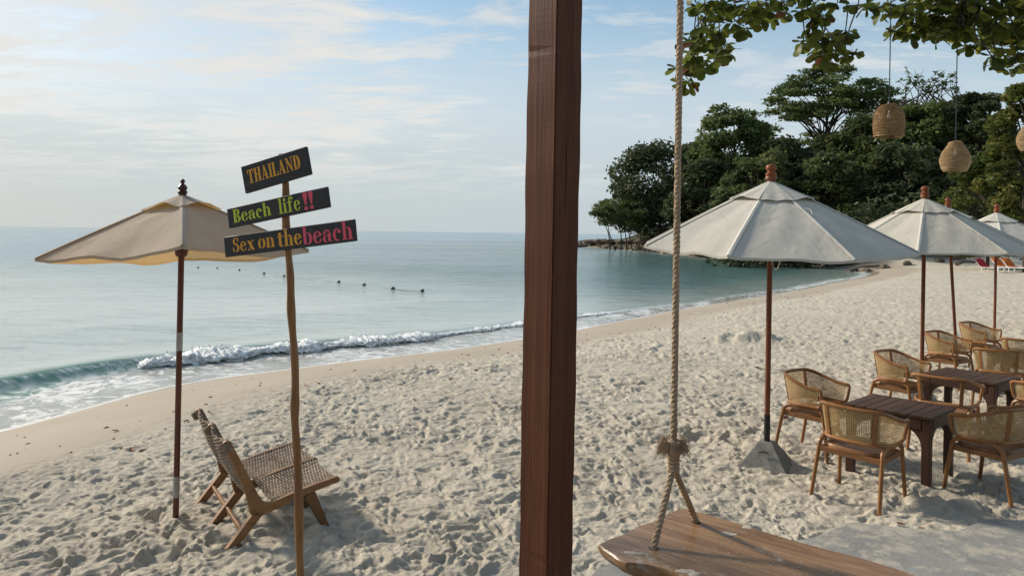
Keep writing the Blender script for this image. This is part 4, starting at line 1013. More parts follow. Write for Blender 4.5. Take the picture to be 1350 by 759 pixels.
place(chair0, 3.02, 6.36, (0.71, 0.70), 'front cane chair with its back to the viewer at the nearest table', True)
place(chair0, 3.18, 7.66, (0.62, -0.78), 'cane chair just right of the concrete pyramid stand, facing the nearest table')
place(chair0, 4.24, 6.46, (-0.51, 0.86), 'cane chair cut by the right edge of the photo at the nearest table')
place(chair_open, 4.60, 7.80, (0.71, 0.70), 'chair with an empty open backrest frame and no cane, in front of the second table', True)
place(chair0, 4.82, 9.10, (0.62, -0.78), 'cane chair on the sea side of the second table, right beside the umbrella pole')
place(chair0, 5.78, 7.95, (-0.51, 0.86), 'cane chair of which only an arm shows at the right edge beyond the second table')
place(chair0, 6.62, 11.15, (0.62, -0.78), 'cane chair with its seaward arm turned to us behind the second table')
place(chair0, 6.43, 9.66, (0.70, 0.71), 'cane chair showing its broad solid looking back beyond the second table')
place(chair0, 7.90, 12.40, (0.62, -0.78), 'farthest cane chair, beside the far umbrella pole')
place(chair0, 7.45, 10.66, (0.70, 0.71), 'cane chair back just showing at the right edge, farther than its neighbours')
def make_table():
    root = empty('slatted_table', (0, 0, 0)); H = 0.64; Lx, Ly = 0.77, 0.66
    me = None
    for i in range(8):
        x = -Lx / 2 + (i + 0.5) * Lx / 8
        if me is None:
            mb = MB(); mb.box((0, 0, 0), (Lx / 8 - 0.007, Ly, 0.026), None, 0.003); o = mb.build('plank', M['table_y'], root); me = o.data
        else: o = link('plank', me, None, root)
        o.location = (x, 0, H - 0.013 + random.uniform(-0.001, 0.001)); o.rotation_euler = (0, random.uniform(-0.006, 0.006), random.uniform(-0.004, 0.004))
    for sx in (-1, 1):
        for sy in (-1, 1):
            mb = MB(); mb.box((sx * (Lx / 2 - 0.05), sy * (Ly / 2 - 0.05), (H - 0.03 - 0.06) / 2), (0.072, 0.072, H - 0.03 + 0.06), None, 0.005); mb.build('leg', M['tablez'], root)
    for sy in (-1, 1):
        mb = MB(); mb.box((0, sy * (Ly / 2 - 0.024), H - 0.075), (Lx - 0.178, 0.026, 0.095), None, 0.003); mb.build('apron', M['table'], root)
    for sx in (-1, 1):
        mb = MB(); mb.box((sx * (Lx / 2 - 0.024), 0, H - 0.075), (0.026, Ly - 0.178, 0.095), None, 0.003); mb.build('apron', M['table_y'], root)
    def bracket(p, d, nrm):
        poly = []; h = 0.16
        for k in range(7):
            a = PI / 2 * k / 6; poly.append(Vector(p) + Vector(d) * (h - h * math.sin(a)) + Vector((0, 0, -h + h * math.cos(a) * 0)) * 0)
        pts = [Vector(p)] + [Vector(p) + Vector(d) * h * (1 - math.sin(PI / 2 * k / 6) ** 1.0) + Vector((0, 0, -h * (1 - math.cos(PI / 2 * k / 6)))) for k in range(7)]
        mb = MB(); n_ = Vector(nrm) * 0.013; mb.prism([q - n_ for q in pts], (0, 0, 0), n_ * 2); return mb.build('corner_bracket', M['tablez'], root)
    for sx in (-1, 1):
        for sy in (-1, 1):
            bracket((sx * (Lx / 2 - 0.089), sy * (Ly / 2 - 0.034), H - 0.1245), (-sx, 0, 0), (0, 1, 0)); bracket((sx * (Lx / 2 - 0.034), sy * (Ly / 2 - 0.089), H - 0.1245), (0, -sy, 0), (1, 0, 0))
    return root
M['table_y'] = wood('dark_table_plank', (0.088, 0.045, 0.027), (0.062, 0.031, 0.019), (0.037, 0.018, 0.012), (34, 2.5, 30), 0.5, 0.3, 1.0, 0.3, 0.12, (0.20, 0.16, 0.13))
tab0 = make_table()
def put_table(o, x, y, label, rz):
    o.location = (x, y, ground_z_smooth(x, y)); o.rotation_euler = (0, 0, rz); tag(o, label, 'table', 'dark slatted tables on the sand')
put_table(tab0, 3.71, 7.02, 'nearest dark wooden table with a slatted top, between three cane chairs', R(-48))
put_table(copy_tree(tab0), 5.36, 8.62, 'second dark slatted table, behind the chair with the empty back', R(-52))
put_table(copy_tree(tab0), 7.25, 10.42, 'farthest dark slatted table, nearly hidden behind the broad chair back', R(-50))

# ------------------------------------------------------------------ woven two-seat lounge bench
def bench():
    o = atz(*(250 + 180 * .2767, 530 + 700 * .2767), -0.12)
    F = Vector((0.844, 0.536, 0)).normalized(); z0 = ground_z_smooth(o.x, o.y)
    root = empty('lounge_bench', (o.x, o.y, z0), math.atan2(F.y, F.x)); root.scale = (1.05, 1.05, 1.05); tag(root, 'low two-seat lounge bench of teak with woven rope seats, facing the beach', 'bench')
    Wd = 1.06; fr = (0.0, 0.53, 1.06)
    # local: x forward, y to the far side
    joint = Vector((0.20, 0, 0.235)); top = Vector((-0.025, 0, 0.745)); front = Vector((0.785, 0, 0.362))
    def beam(name, a, b, w0, w1, th, y):
        a, b = Vector(a), Vector(b); d = (b - a).normalized(); nrm = Vector((-d.z, 0, d.x))
        bm = bmesh.new(); bmesh.ops.create_cube(bm, size=1.0)
        for q in bm.verts:
            e = b if q.co.x > 0 else a; w = w1 if q.co.x > 0 else w0
            q.co = e + nrm * (math.copysign(w / 2, q.co.z)) + Vector((0, y + math.copysign(th / 2, q.co.y), 0))
        bmesh.ops.bevel(bm, geom=list(bm.edges), offset=0.006, segments=2, affect='EDGES')
        me = bpy.data.meshes.new(name); bm.to_mesh(me); bm.free(); me.polygons.foreach_set('use_smooth', np.ones(len(me.polygons), dtype=bool)); me.set_sharp_from_angle(angle=R(35))
        return link(name, me, M['bench'], root)
    for y in fr:
        P = [(0.150, 0.210), (0.196, 0.185), (0.245, 0.190), (0.45, 0.255), (0.60, 0.292), (0.79, 0.335), (0.795, 0.362), (0.775, 0.376), (0.60, 0.345), (0.45, 0.312), (0.33, 0.280), (0.275, 0.272), (0.238, 0.285), (0.205, 0.335), (0.12, 0.52), (0.012, 0.742), (-0.015, 0.752), (-0.040, 0.738), (0.035, 0.56), (0.11, 0.38)]
        mb = MB(); mb.prism([Vector((x, y - 0.018, z)) for x, z in P], (0, 0, 0), (0, 0.036, 0))
        o_ = mb.build('side_frame', M['bench'], root)
        md = o_.modifiers.new('bevel', 'BEVEL'); md.width = 0.006; md.segments = 2; md.limit_method = 'ANGLE'
        beam('leg', (0.205, 0, 0.215), (-0.03, 0, -0.06), 0.062, 0.050, 0.036, y)
        beam('leg', (0.565, 0, 0.285), (0.725, 0, -0.06), 0.085, 0.042, 0.036, y)
    mb = MB(); mb.box((0.098, 0.53, 0.098), (0.022, 1.10, 0.036), None, 0.004); mb.build('crossbar', M['bench'], root)
    mb = MB(); mb.box((0.60, 0.53, 0.262), (0.03, 1.02, 0.036), None, 0.004); mb.build('front_rail', M['bench'], root)
    def woven(name, path, ya, yb, sagv, ncord, wrap):
        """cords run across from frame to frame, going over and under lengthwise strands"""
        L = [0.0]
        for a, b in zip(path[:-1], path[1:]): L.append(L[-1] + (Vector(b) - Vector(a)).length)
        def at_(s):
            s = s * L[-1]
            for i in range(len(path) - 1):
                if s <= L[i + 1] + 1e-9:
                    f = (s - L[i]) / (L[i + 1] - L[i]); a, b = Vector(path[i]), Vector(path[i + 1]); d = (b - a).normalized(); return a.lerp(b, f), Vector((-d.z, 0, d.x))
            return Vector(path[-1]), nrm
        mb = MB(); NY = 30; nw = 10
        for i in range(ncord):
            s = (i + 0.5) / ncord; c, nrm = at_(s); pts = []
            for j in range(NY + 1):
                f = j / NY; y = ya + (yb - ya) * f; sg = sagv * math.sin(PI * f) * (0.55 + 0.45 * math.sin(PI * s))
                und = 0.0058 * math.cos(nw * PI * f + PI * (i % 2))
                pts.append(Vector((c.x, y, c.z)) + nrm * (und - sg))
            mb.tube(pts, 0.0056 * random.uniform(0.85, 1.1), 5, True)
        for k in range(nw):
            f = (k + 0.5) / nw; pts = []
            for i in range(ncord + 1):
                s = min(1, i / ncord); c, nrm = at_(s); sg = sagv * math.sin(PI * f) * (0.55 + 0.45 * math.sin(PI * s))
                pts.append(Vector((c.x, ya + (yb - ya) * f, c.z)) + nrm * (-sg))
            mb.tube(pts, 0.0058, 4, True)
        p_ = mb.build(name, M['weave'], root, True)
        return p_
    seatp = [(0.30, 0, 0.274), (0.45, 0, 0.302), (0.60, 0, 0.333), (0.772, 0, 0.366)]
    backp = [(0.232, 0, 0.290), (0.18, 0, 0.385), (0.12, 0, 0.512), (0.0, 0, 0.752)]
    for y0, y1 in ((0.012, 0.518), (0.542, 1.048)):
        woven('woven_seat', seatp, y0, y1, 0.035, 42, 0)
        woven('woven_back', [(x - 0.012, y, z) for x, y, z in backp], y0, y1, -0.075, 42, 0)
    for y in fr:                                                               # rope wrapped round the tops of the uprights
        mb = MB()
        for k in range(4):
            s = 0.88 + 0.09 * k / 3; a = Vector((0.232, 0, 0.285)).lerp(Vector((-0.015, 0, 0.745)), s); c = a + Vector((-0.022, y, -0.01))
            ring = [c + Vector((0.044 * math.cos(t) * 0.9, 0.026 * math.sin(t), 0.044 * math.cos(t) * 0.42)) for t in [2 * PI * q / 12 for q in range(13)]]
            mb.tube(ring, 0.0065, 4, False)
        mb.build('rope_wrapping', M['weave'], root, True)
bench()

# ------------------------------------------------------------------ signpost with three painted boards
def arcp(cx, cy, rx, ry, ix, iy, a0, a1, ox=0.0, n=None):
    n = n or max(4, int(abs(a1 - a0) / 15)); o = []
    for i in range(n):
        q = [R(a0 + (a1 - a0) * (i + k) / n) for k in (0, 1)]
        o.append([(cx + rx * math.cos(q[0]), cy + ry * math.sin(q[0])), (cx + rx * math.cos(q[1]), cy + ry * math.sin(q[1])), (cx + ox + ix * math.cos(q[1]), cy + iy * math.sin(q[1])), (cx + ox + ix * math.cos(q[0]), cy + iy * math.sin(q[0]))])
    return o
def rc(x0, y0, x1, y1): return [[(x0, y0), (x1, y0), (x1, y1), (x0, y1)]]
def disc(cx, cy, r, ry=None): return [[(cx + r * math.cos(2 * PI * k / 12), cy + (ry or r) * math.sin(2 * PI * k / 12)) for k in range(12)]]
G = {
 'T': (0.60, [[(0, 1), (.185, 1), (.185, .93), (.085, .88), (.05, .70), (0, .70)], [(.60, 1), (.415, 1), (.415, .93), (.515, .88), (.55, .70), (.60, .70)]] + rc(.205, 0.05, .395, 1) + rc(.13, 0, .47, .055)),
 'H': (0.66, rc(.05, .05, .24, .95) + rc(.42, .05, .61, .95) + rc(0, 0, .29, .06) + rc(.37, 0, .66, .06) + rc(0, .94, .29, 1) + rc(.37, .94, .66, 1) + rc(.265, .47, .395, .55)),
 'A': (0.68, [[(.24, 1), (.39, 1), (.61, .04), (.41, .04)], [(.255, .90), (.285, .76), (.135, .04), (.075, .04)]] + rc(0, 0, .20, .055) + rc(.36, 0, .68, .055) + rc(.195, .28, .36, .345)),
 'I': (0.30, rc(.055, .05, .245, .95) + rc(0, 0, .30, .06) + rc(0, .94, .30, 1)),
 'L': (0.54, rc(.05, .05, .24, .95) + rc(0, .94, .29, 1) + rc(0, 0, .26, .06) + [[(.285, 0), (.54, 0), (.54, .30), (.49, .30), (.44, .075), (.285, .06)]]),
 'N': (0.68, rc(.08, .05, .14, .86) + rc(0, 0, .22, .055) + [[(.0, 1), (.20, 1), (.59, .10), (.59, 0), (.50, 0), (.0, .94)]] + rc(.53, .19, .59, .95) + rc(.45, .945, .68, 1)),
 'D': (0.64, rc(.05, .05, .24, .95) + rc(0, 0, .245, .06) + rc(0, .94, .245, 1) + arcp(.28, .5, .36, .5, .13, .44, -90, 90)),
 'B': (0.58, rc(.05, .05, .24, .95) + rc(0, 0, .245, .06) + rc(0, .94, .245, 1) + arcp(.28, .745, .25, .255, .07, .195, -90, 90) + arcp(.28, .255, .29, .265, .09, .20, -90, 90)),
 'e': (0.50, arcp(.25, .33, .25, .345, .085, .285, 85, 275) + arcp(.27, .33, .23, .345, .075, .285, 8, 78) + rc(.19, .335, .345, .395) + arcp(.27, .30, .22, .315, .14, .25, 285, 345)),
 'a': (0.54, rc(.30, .05, .47, .50) + arcp(.25, .48, .22, .20, .06, .15, 25, 165) + disc(.10, .50, .085) + arcp(.20, .185, .20, .20, .055, .14, 70, 285) + [[(.43, 0), (.54, .0), (.54, .06), (.47, .10), (.43, .10)]] + rc(.22, .335, .285, .38)),
 'c': (0.48, arcp(.25, .33, .25, .345, .085, .285, 60, 300) + disc(.37, .50, .10)),
 'h': (0.60, rc(.05, .05, .22, .95) + rc(0, 0, .27, .06) + rc(0, .94, .22, 1) + arcp(.345, .42, .20, .26, .03, .19, 5, 120) + rc(.375, .05, .545, .43) + rc(.325, 0, .60, .06)),
 'l': (0.30, rc(.06, .05, .235, .95) + rc(0, 0, .30, .06) + rc(0, .94, .235, 1)),
 'i': (0.30, rc(.06, .05, .235, .62) + rc(0, 0, .30, .06) + rc(0, .61, .235, .67) + disc(.145, .85, .105)),
 'f': (0.44, rc(.09, .05, .265, .74) + rc(.02, 0, .34, .06) + arcp(.30, .76, .215, .24, .045, .18, 40, 175) + disc(.385, .86, .085) + rc(0, .60, .075, .66) + rc(.28, .60, .40, .66)),
 'S': (0.52, arcp(.25, .73, .23, .27, .075, .20, 75, 262) + arcp(.26, .28, .25, .28, .08, .20, -105, 82) + [[(.16, .55), (.34, .62), (.42, .40), (.22, .44)]] + [[(.40, .98), (.45, .98), (.47, .68), (.42, .68), (.34, .90)], [(.06, .02), (.02, .02), (.0, .34), (.05, .34), (.14, .10)]]),
 'x': (0.60, [[(.03, .67), (.23, .67), (.57, .0), (.36, .0)], [(.42, .63), (.48, .63), (.37, .42), (.335, .47)], [(.11, .04), (.17, .04), (.275, .22), (.24, .28)]] + rc(.36, .62, .57, .67) + rc(.02, 0, .22, .05) ),
 'o': (0.54, arcp(.25, .335, .25, .345, .075, .285, 100, 260) + arcp(.29, .335, .25, .345, .075, .285, -80, 80)),
 'n': (0.60, rc(.05, .05, .22, .62) + rc(0, 0, .27, .06) + rc(0, .61, .22, .67) + arcp(.345, .42, .20, .26, .03, .19, 5, 120) + rc(.375, .05, .545, .43) + rc(.325, 0, .60, .06)),
 't': (0.40, rc(.09, .12, .265, .86) + rc(0, .60, .075, .66) + rc(.28, .60, .40, .66) + arcp(.26, .15, .17, .155, .0, .085, 185, 325)),
 'b': (0.56, rc(.04, .02, .21, .95) + rc(0, .94, .21, 1) + arcp(.29, .33, .27, .345, .10, .285, -82, 82) + rc(.225, .60, .285, .655) + rc(.225, .0, .285, .055)),
 '!': (0.28, [[(.0, .92), (.04, .99), (.14, 1.0), (.24, .99), (.28, .92), (.185, .30), (.095, .30)]] + disc(.14, .12, .115)),
 ' ': (0.22, []),
}
def lettering(word, x0, x1, y0, y1, mat, parent, zf, gap=0.055, slant=0.0, name='lettering'):
    """flat painted letters a hair thick, on the board's front (-Y side of the board's local frame)"""
    tot = sum(G[c][0] for c in word) + gap * (len(word) - 1); k = (x1 - x0) / tot; x = x0; mb = MB()
    for c in word:
        w, polys = G[c]
        for P in polys:
            pts = [Vector((x + px * k + slant * py, zf, y0 + py * (y1 - y0))) for px, py in P]
            mb.prism(pts, (0, 0, 0), (0, 0.0016, 0))
        x += (w + gap) * k
    return mb.build(name, mat, parent)
def signpost():
    P = [at(397, 759, 4.5), at(391, 600, 4.5), at(389, 520, 4.5), at(385.5, 420, 4.5), at(380.5, 345, 4.5), at(376.5, 262, 4.5), at(373, 203, 4.5)]
    b = P[0] + (P[0] - P[1]) * 0.5; gz = ground_z(b.x, b.y)
    root = empty('signpost', (b.x, b.y, gz)); tag(root, 'crooked peeled wooden post carrying three black painted sign boards', 'signpost'); O = Vector((b.x, b.y, gz))
    pts = catmull([Vector((b.x, b.y, gz - 0.3))] + P, 8); mb = MB()
    rad = [0.0235 + 0.0035 * math.sin(i * 0.9) * math.sin(i * 0.31 + 1) + 0.003 * (0.5 - i / len(pts)) for i in range(len(pts))]
    pts = [p - O + Vector((0.005 * math.sin(i * 0.53), 0, 0)) for i, p in enumerate(pts)]
    mb.tube(pts, rad, 12); mb.build('post', M['stick'], root, True)
    yaw = R(22); n = Vector((-math.sin(yaw), -math.cos(yaw), 0)); t = Vector((math.cos(yaw), -math.sin(yaw), 0))
    for lab, pp, ct, cz, ln, h, ang, texts in (
        ('short board reading THAILAND in amber', (-1.345, 4.5), -0.082, 2.558, 0.500, 0.170, 12.8, [('THAILAND', 0.085, 0.885, 0.30, 0.80, 'orange')]),
        ('middle board reading Beach life!! in lime and pink', (-1.335, 4.5), -0.081, 2.330, 0.760, 0.122, 10.0, [('Beach', 0.06, 0.445, 0.21, 0.90, 'lime'), ('life', 0.525, 0.735, 0.165, 0.93, 'lime'), ('!!', 0.765, 0.865, 0.07, 0.96, 'pink')]),
        ('longest board reading Sex on the beach in amber and pink', (-1.32, 4.5), -0.018, 2.144, 0.970, 0.127, 7.0, [('Sex', 0.072, 0.248, 0.20, 0.90, 'orange'), ('on', 0.275, 0.405, 0.21, 0.93, 'orange'), ('the', 0.428, 0.612, 0.17, 0.95, 'orange'), ('beach', 0.622, 0.985, 0.12, 0.96, 'pink')])):
        c = Vector((pp[0], pp[1], 0)) + n * 0.03 + t * ct; c.z = cz; th = 0.024
        X = t * math.cos(R(ang)) + Vector((0, 0, math.sin(R(ang)))); Z = -t * math.sin(R(ang)) + Vector((0, 0, math.cos(R(ang)))); Y = -n
        mb = MB(); mb.box((0, 0, 0), (ln, th, h), None, 0.003); bo = mb.build('sign_board', M['board'], root)
        bo.matrix_local = Matrix.Translation(c - O + n * (th / 2)) @ Matrix((X, Y, Z)).transposed().to_4x4(); bo['label'] = lab
        for wd, a0, a1, b0, b1, col in texts:
            k = 1.0
            if wd in ('on',): k = 0.67
            lo = -h / 2 + b0 * h; hi = -h / 2 + b1 * h
            lettering(wd, -ln / 2 + a0 * ln, -ln / 2 + a1 * ln, lo, hi, M[col], bo, -th / 2 - 0.0012, 0.06)
        for sx in (-0.02, 0.02):
            pass
    return root
signpost()

# ------------------------------------------------------------------ timber post and rope swing
def timber_post():
    c = at(725.0, 400, 2.69); root = empty('timber_post', (c.x - 0.007, c.y, SLAB_Z), R(45.5)); root.rotation_euler = (Matrix.Rotation(R(0.25), 3, 'Y') @ Matrix.Rotation(R(45.5), 3, 'Z')).to_euler(); tag(root, 'thick square mahogany post standing in the middle of the view', 'post')
    a = 0.141; bm = bmesh.new(); bmesh.ops.create_cube(bm, size=1.0)
    for q in bm.verts: q.co = Vector((q.co.x * a, q.co.y * a, (q.co.z + 0.5) * 3.375))
    bmesh.ops.bevel(bm, geom=[e for e in bm.edges if abs(e.verts[0].co.z - e.verts[1].co.z) > 1], offset=0.004, segments=2, affect='EDGES')
    bmesh.ops.subdivide_edges(bm, edges=[e for e in bm.edges if abs(e.verts[0].co.z - e.verts[1].co.z) > 1], cuts=140)
    pr = random.Random(8)
    for q in bm.verts:
        w = 0.0009 * math.sin(q.co.z * 7 + q.co.x * 40) + 0.0007 * math.sin(q.co.z * 23 + q.co.y * 60); chip = -0.003 if pr.random() < 0.018 else 0.0
        q.co.x += math.copysign(1, q.co.x) * (w + chip); q.co.y += math.copysign(1, q.co.y) * (w + chip)
    bm.normal_update(); me = bpy.data.meshes.new('timber'); bm.to_mesh(me); bm.free(); link('timber', me, M['post_near'], root)
timber_post()
def unseen_shelter():  # unseen roof and back wall behind the camera, added to darken near faces
    mb = MB()
    for i in range(14):
        x = -7 + 15.0 * (i + 0.5) / 14; mb.box((x, -2.8, 3.62), (15.0 / 14 - 0.01, 5.0, 0.03), None, 0.004)
    o = mb.build('added_shade_roof', M['post'], None); tag(o, None, None, None, 'structure')
    for x in (-6.8, 0.157, 7.8):
        mb = MB(); mb.box((x if x else x, -1.15, 3.50), (0.10, 7.5, 0.18), None, 0.006); b_ = mb.build('roof_beam', M['post'], o)
    mb = MB(); mb.box((0.5, 2.69, 3.50), (14.2, 0.12, 0.175), None, 0.006); mb.build('roof_beam', M['post'], o)
    mb = MB(); mb.box((0.5, -5.2, 1.82), (15, 0.14, 3.55), None, 0.006); tag(mb.build('added_shade_wall', M['post'], None), None, None, None, 'structure')
unseen_shelter()
def twisted(path, r, turns_per_m, n=6):
    """three-strand rope along a polyline"""
    path = [Vector(p) for p in path]; L = [0]
    for a, b in zip(path[:-1], path[1:]): L.append(L[-1] + (b - a).length)
    m = max(6, int(L[-1] / 0.011)); cen = []
    for i in range(m + 1):
        s = L[-1] * i / m; k = max(j for j in range(len(path) - 1) if L[j] <= s + 1e-9); cen.append(path[k].lerp(path[k + 1], (s - L[k]) / (L[k + 1] - L[k])))
    mb = MB(); t = (cen[-1] - cen[0]).normalized(); u = t.orthogonal().normalized(); w = t.cross(u)
    for st in range(3):
        pts = []
        for i, c in enumerate(cen):
            a = 2 * PI * (turns_per_m * L[-1] * i / m + st / 3); pts.append(c + (u * math.cos(a) + w * math.sin(a)) * r * 0.48)
        mb.tube(pts, r * 0.55, n)
    return mb
def swing():
    zt = 0.85
    h1, h2 = atz(862, 722, zt), atz(918, 688, zt); Ym = (h1.y + h2.y) / 2
    edge = [atz(u, v, zt) for u, v in ((788, 716), (893, 670))]; far = atz(1215, 759, zt)
    X = (far - edge[1]); X.z = 0; X.normalize(); Yv = Vector((-X.y, X.x, 0))
    root = empty('rope_swing', (h1.x, h1.y, zt)); tag(root, 'live-edge plank swing hanging on thick twisted ropes in the foreground', 'swing'); O = Vector((h1.x, h1.y, zt))
    loc = lambda p: Vector(((p - O).dot(X), (p - O).dot(Yv), 0))
    e0, e1 = loc(edge[0]), loc(edge[1])
    front_px = [(788, 716), (793, 722), (803, 728), (812, 735), (824, 740), (845, 742), (868, 747), (885, 752), (903, 760)]
    fr = [loc(atz(u, v, zt)) for u, v in front_px]
    yb = loc(far).y; Lg = 1.95; x0 = fr[-1].x; ylast = fr[-1].y
    prng = random.Random(3)
    fr += [Vector((x0 + (Lg - x0) * k / 14, ylast - 0.03 * math.sin(k * 0.9) - 0.02 * k / 14 + prng.uniform(-0.006, 0.006), 0)) for k in range(1, 15)]
    bk = [e1 + Vector((0.0, 0, 0)), loc(atz(900, 668.5, zt)), loc(atz(912, 672, zt))]
    x1 = bk[-1].x; y1 = bk[-1].y
    bk += [Vector((x1 + (Lg + 0.05 - x1) * k / 16, y1 + (yb - y1) * min(1, k / 12) + 0.010 * math.sin(k * 1.3), 0)) for k in range(1, 17)]
    lft = [e0 + (e1 - e0) * (k / 8) + Vector((-0.006 * math.sin(k * 2.1), 0, 0)) for k in range(1, 8)]
    out = fr + list(reversed(bk)) + list(reversed(lft)); th = 0.055; n = len(out)
    cen = sum(out, Vector()) / n
    # top ring, rounded edge, chamfered live edge under the front
    cre = lambda s, z, d=0.0: [Vector((cen.x + (p.x - cen.x) * (1 - d / max(0.1, (p - cen).length)), cen.y + (p.y - cen.y) * (1 - d / max(0.1, (p - cen).length)), z)) for p in out]
    rings = [cre(1, 0, 0.012), cre(1, -0.006, 0.003), cre(1, -0.02, 0.0), cre(1, -th * 0.75, 0.014), cre(1, -th, 0.034)]
    V = [p for r in rings for p in r]; edgea = [0] * n + [0.25] * n + [1] * n + [1] * n + [0.6] * n
    F = [(i * n + k, i * n + (k + 1) % n, (i + 1) * n + (k + 1) % n, (i + 1) * n + k) for i in range(4) for k in range(n)]
    bm = bmesh.new(); la = bm.verts.layers.float.new('edge'); bv = [bm.verts.new(p) for p in V]
    for q, e in zip(bv, edgea): q[la] = e
    for f in F: bm.faces.new([bv[i] for i in f])
    bm.faces.new(bv[:n]); bm.faces.new(list(reversed(bv[4 * n:])))
    bmesh.ops.triangulate(bm, faces=[f for f in bm.faces if len(f.verts) > 4]); bmesh.ops.recalc_face_normals(bm, faces=bm.faces)
    me = bpy.data.meshes.new('seat_plank'); bm.to_mesh(me); bm.free(); me.polygons.foreach_set('use_smooth', np.ones(len(me.polygons), dtype=bool)); me.set_sharp_from_angle(angle=R(32))
    pl = link('seat_plank', me, M['swing'], root); pl.rotation_euler = (0, 0, math.atan2(X.y, X.x))
    hm = MB()
    knot = at(888, 592, Ym); top = at(897, 0, Ym); up = (top - knot).normalized(); top = knot + up * 2.32
    shift = X * (1.72 - 0.0)
    for k, off in enumerate((Vector((0, 0, 0)), X * 1.55)):
        K = knot + off; low = K - up * 0.10
        mbs = twisted([low - O, top + off - O], 0.0165, 15); mbs.build('rope', M['rope'], root, True)
        for h in (h1, h2):
            tip = h + off; d = (low - tip).normalized()
            twisted([tip - d * 0.05 - O, low + up * 0.02 + (K - h).cross(up).normalized() * 0 - O], 0.0165, 15).build('rope', M['rope'], root, True)
        # wrapped splice below the knot and the frayed collar
        mb = MB(); c0 = K - O
        pts = [c0 + up * (-0.10 + 0.10 * i / 40) + (Vector((math.cos(i * 0.9), math.sin(i * 0.9), 0))) * 0.020 for i in range(41)]; mb.tube(pts, 0.011, 6)
        mb.tube([c0 + Vector((0.024 * math.cos(a), 0.024 * math.sin(a), 0.006 * math.sin(2 * a))) for a in [2 * PI * q / 14 for q in range(15)]], 0.019, 7, False)
        mb.tube([c0 + Vector((0.020 * math.cos(a), 0.020 * math.sin(a), 0.026 + 0.005 * math.sin(2 * a))) for a in [2 * PI * q / 14 for q in range(15)]], 0.017, 7, False)
        kn = mb.build('knot', M['rope'], root, True)
        mb = MB(); pr = random.Random(11 + k)
        for q in range(330):
            a = pr.choice((0.15, 3.0, 2.6, 3.5, 5.9)) + pr.gauss(0, 0.42); l = pr.uniform(0.030, 0.062); d = Vector((math.cos(a), math.sin(a), 0))
            s0 = c0 + d * 0.018 + Vector((0, 0, pr.uniform(0.0, 0.035))); m_ = s0 + d * l * 0.6 + Vector((pr.uniform(-.01, .01), pr.uniform(-.01, .01), pr.uniform(-0.004, 0.024))); e_ = s0 + d * l + Vector((pr.uniform(-.015, .015), pr.uniform(-.015, .015), -pr.uniform(0.010, 0.045)))
            mb.tube([s0, m_, e_], [0.0016, 0.0013, 0.0007], 3, False)
        f = mb.build('frayed_ends', M['rope'], kn, True); f['kind'] = 'stuff'
    for off in (Vector((0, 0, 0)), X * 1.55):
        for h in (h1, h2):
            mb = MB(); mb.lathe([(0.021, 0.0), (0.0225, 0.0008), (0.021, 0.0012)], 14, h + off - O); mb.build('rope_hole', M['black'], root)
swing()

def swing_sand():
    zt = 0.8505; pr = random.Random(44); V, F = [], []
    def blob(c, r, h, n=18):
        o = len(V); ph = [pr.uniform(0, 6) for _ in range(3)]
        for ring, (k, z) in enumerate(((1.0, 0.0), (0.72, 0.6), (0.35, 0.95))):
            for q in range(n):
                a = 2 * PI * q / n; rr = r * k * (1 + 0.25 * math.sin(2 * a + ph[0]) + 0.18 * math.sin(5 * a + ph[1]) + 0.12 * pr.uniform(-1, 1)); V.append((c.x + rr * math.cos(a) * 1.3, c.y + rr * math.sin(a) * 0.8, zt + z * h * pr.uniform(0.8, 1.1)))
        V.append((c.x, c.y, zt + h)); e = len(V) - 1
        for g in range(2):
            for q in range(n): F.append((o + g * n + q, o + g * n + (q + 1) % n, o + (g + 1) * n + (q + 1) % n, o + (g + 1) * n + q))
        for q in range(n): F.append((o + 2 * n + q, o + 2 * n + (q + 1) % n, e))
    for u, v, r in ((832, 728, .022), (843, 729, .016), (1000, 691, .030), (985, 694, .022), (1018, 690, .020), (958, 703, .022), (968, 704, .014), (904, 752, .026), (915, 756, .022), (1034, 700, .014)): blob(atz(u, v, zt), r, 0.0022)
    for q in range(240):
        u = pr.uniform(830, 1130); v = 690 + (u - 900) * 0.28 + pr.uniform(-2, 50); c = atz(u, v, zt); blob(c, pr.uniform(0.0012, 0.0042), 0.0016, 5)
    me = bpy.data.meshes.new('loose_sand'); me.from_pydata(V, [], F); me.update()
    tag(link('loose_sand', me, M['sandgrain'], None, True), 'loose pale sand scattered on the swing seat', None, None, 'stuff')
M['sandgrain'] = plain('loose_sand_grains', (0.50, 0.455, 0.37), 0.95, 0.25, 220, 0.5, 0.1)
swing_sand()

# ------------------------------------------------------------------ sea almond tree with hanging lamps
TREE = Vector((9.2, 8.9, 0))
LEAF_D = 8.7
A1 = [(215, 40), (265, 20), (350, 50), (400, 30), (270, 120), (265, 185), (330, 100), (340, 150), (370, 210), (440, 90), (470, 160), (510, 210), (550, 190), (560, 60), (600, 110), (640, 140), (690, 120), (720, 60), (760, 90), (790, 130), (800, 70), (650, 40), (480, 30), (580, 20), (700, 10), (830, 10),
      (190, 240), (230, 270), (150, 280), (200, 310), (165, 375), (190, 400), (210, 440), (170, 490), (210, 480), (80, 490), (150, 580), (75, 600), (360, 270), (330, 310), (350, 360), (400, 350), (380, 400), (420, 370), (350, 420), (290, 330),
      (1000, 60), (960, 90), (1050, 40), (1040, 130), (1110, 120), (1020, 200), (970, 300), (1010, 280), (1050, 290), (1100, 250), (1130, 330), (1060, 370), (1160, 240), (1220, 310), (1270, 290), (1200, 370), (1260, 390), (1120, 400), (1290, 240), (1180, 300), (1140, 430)]
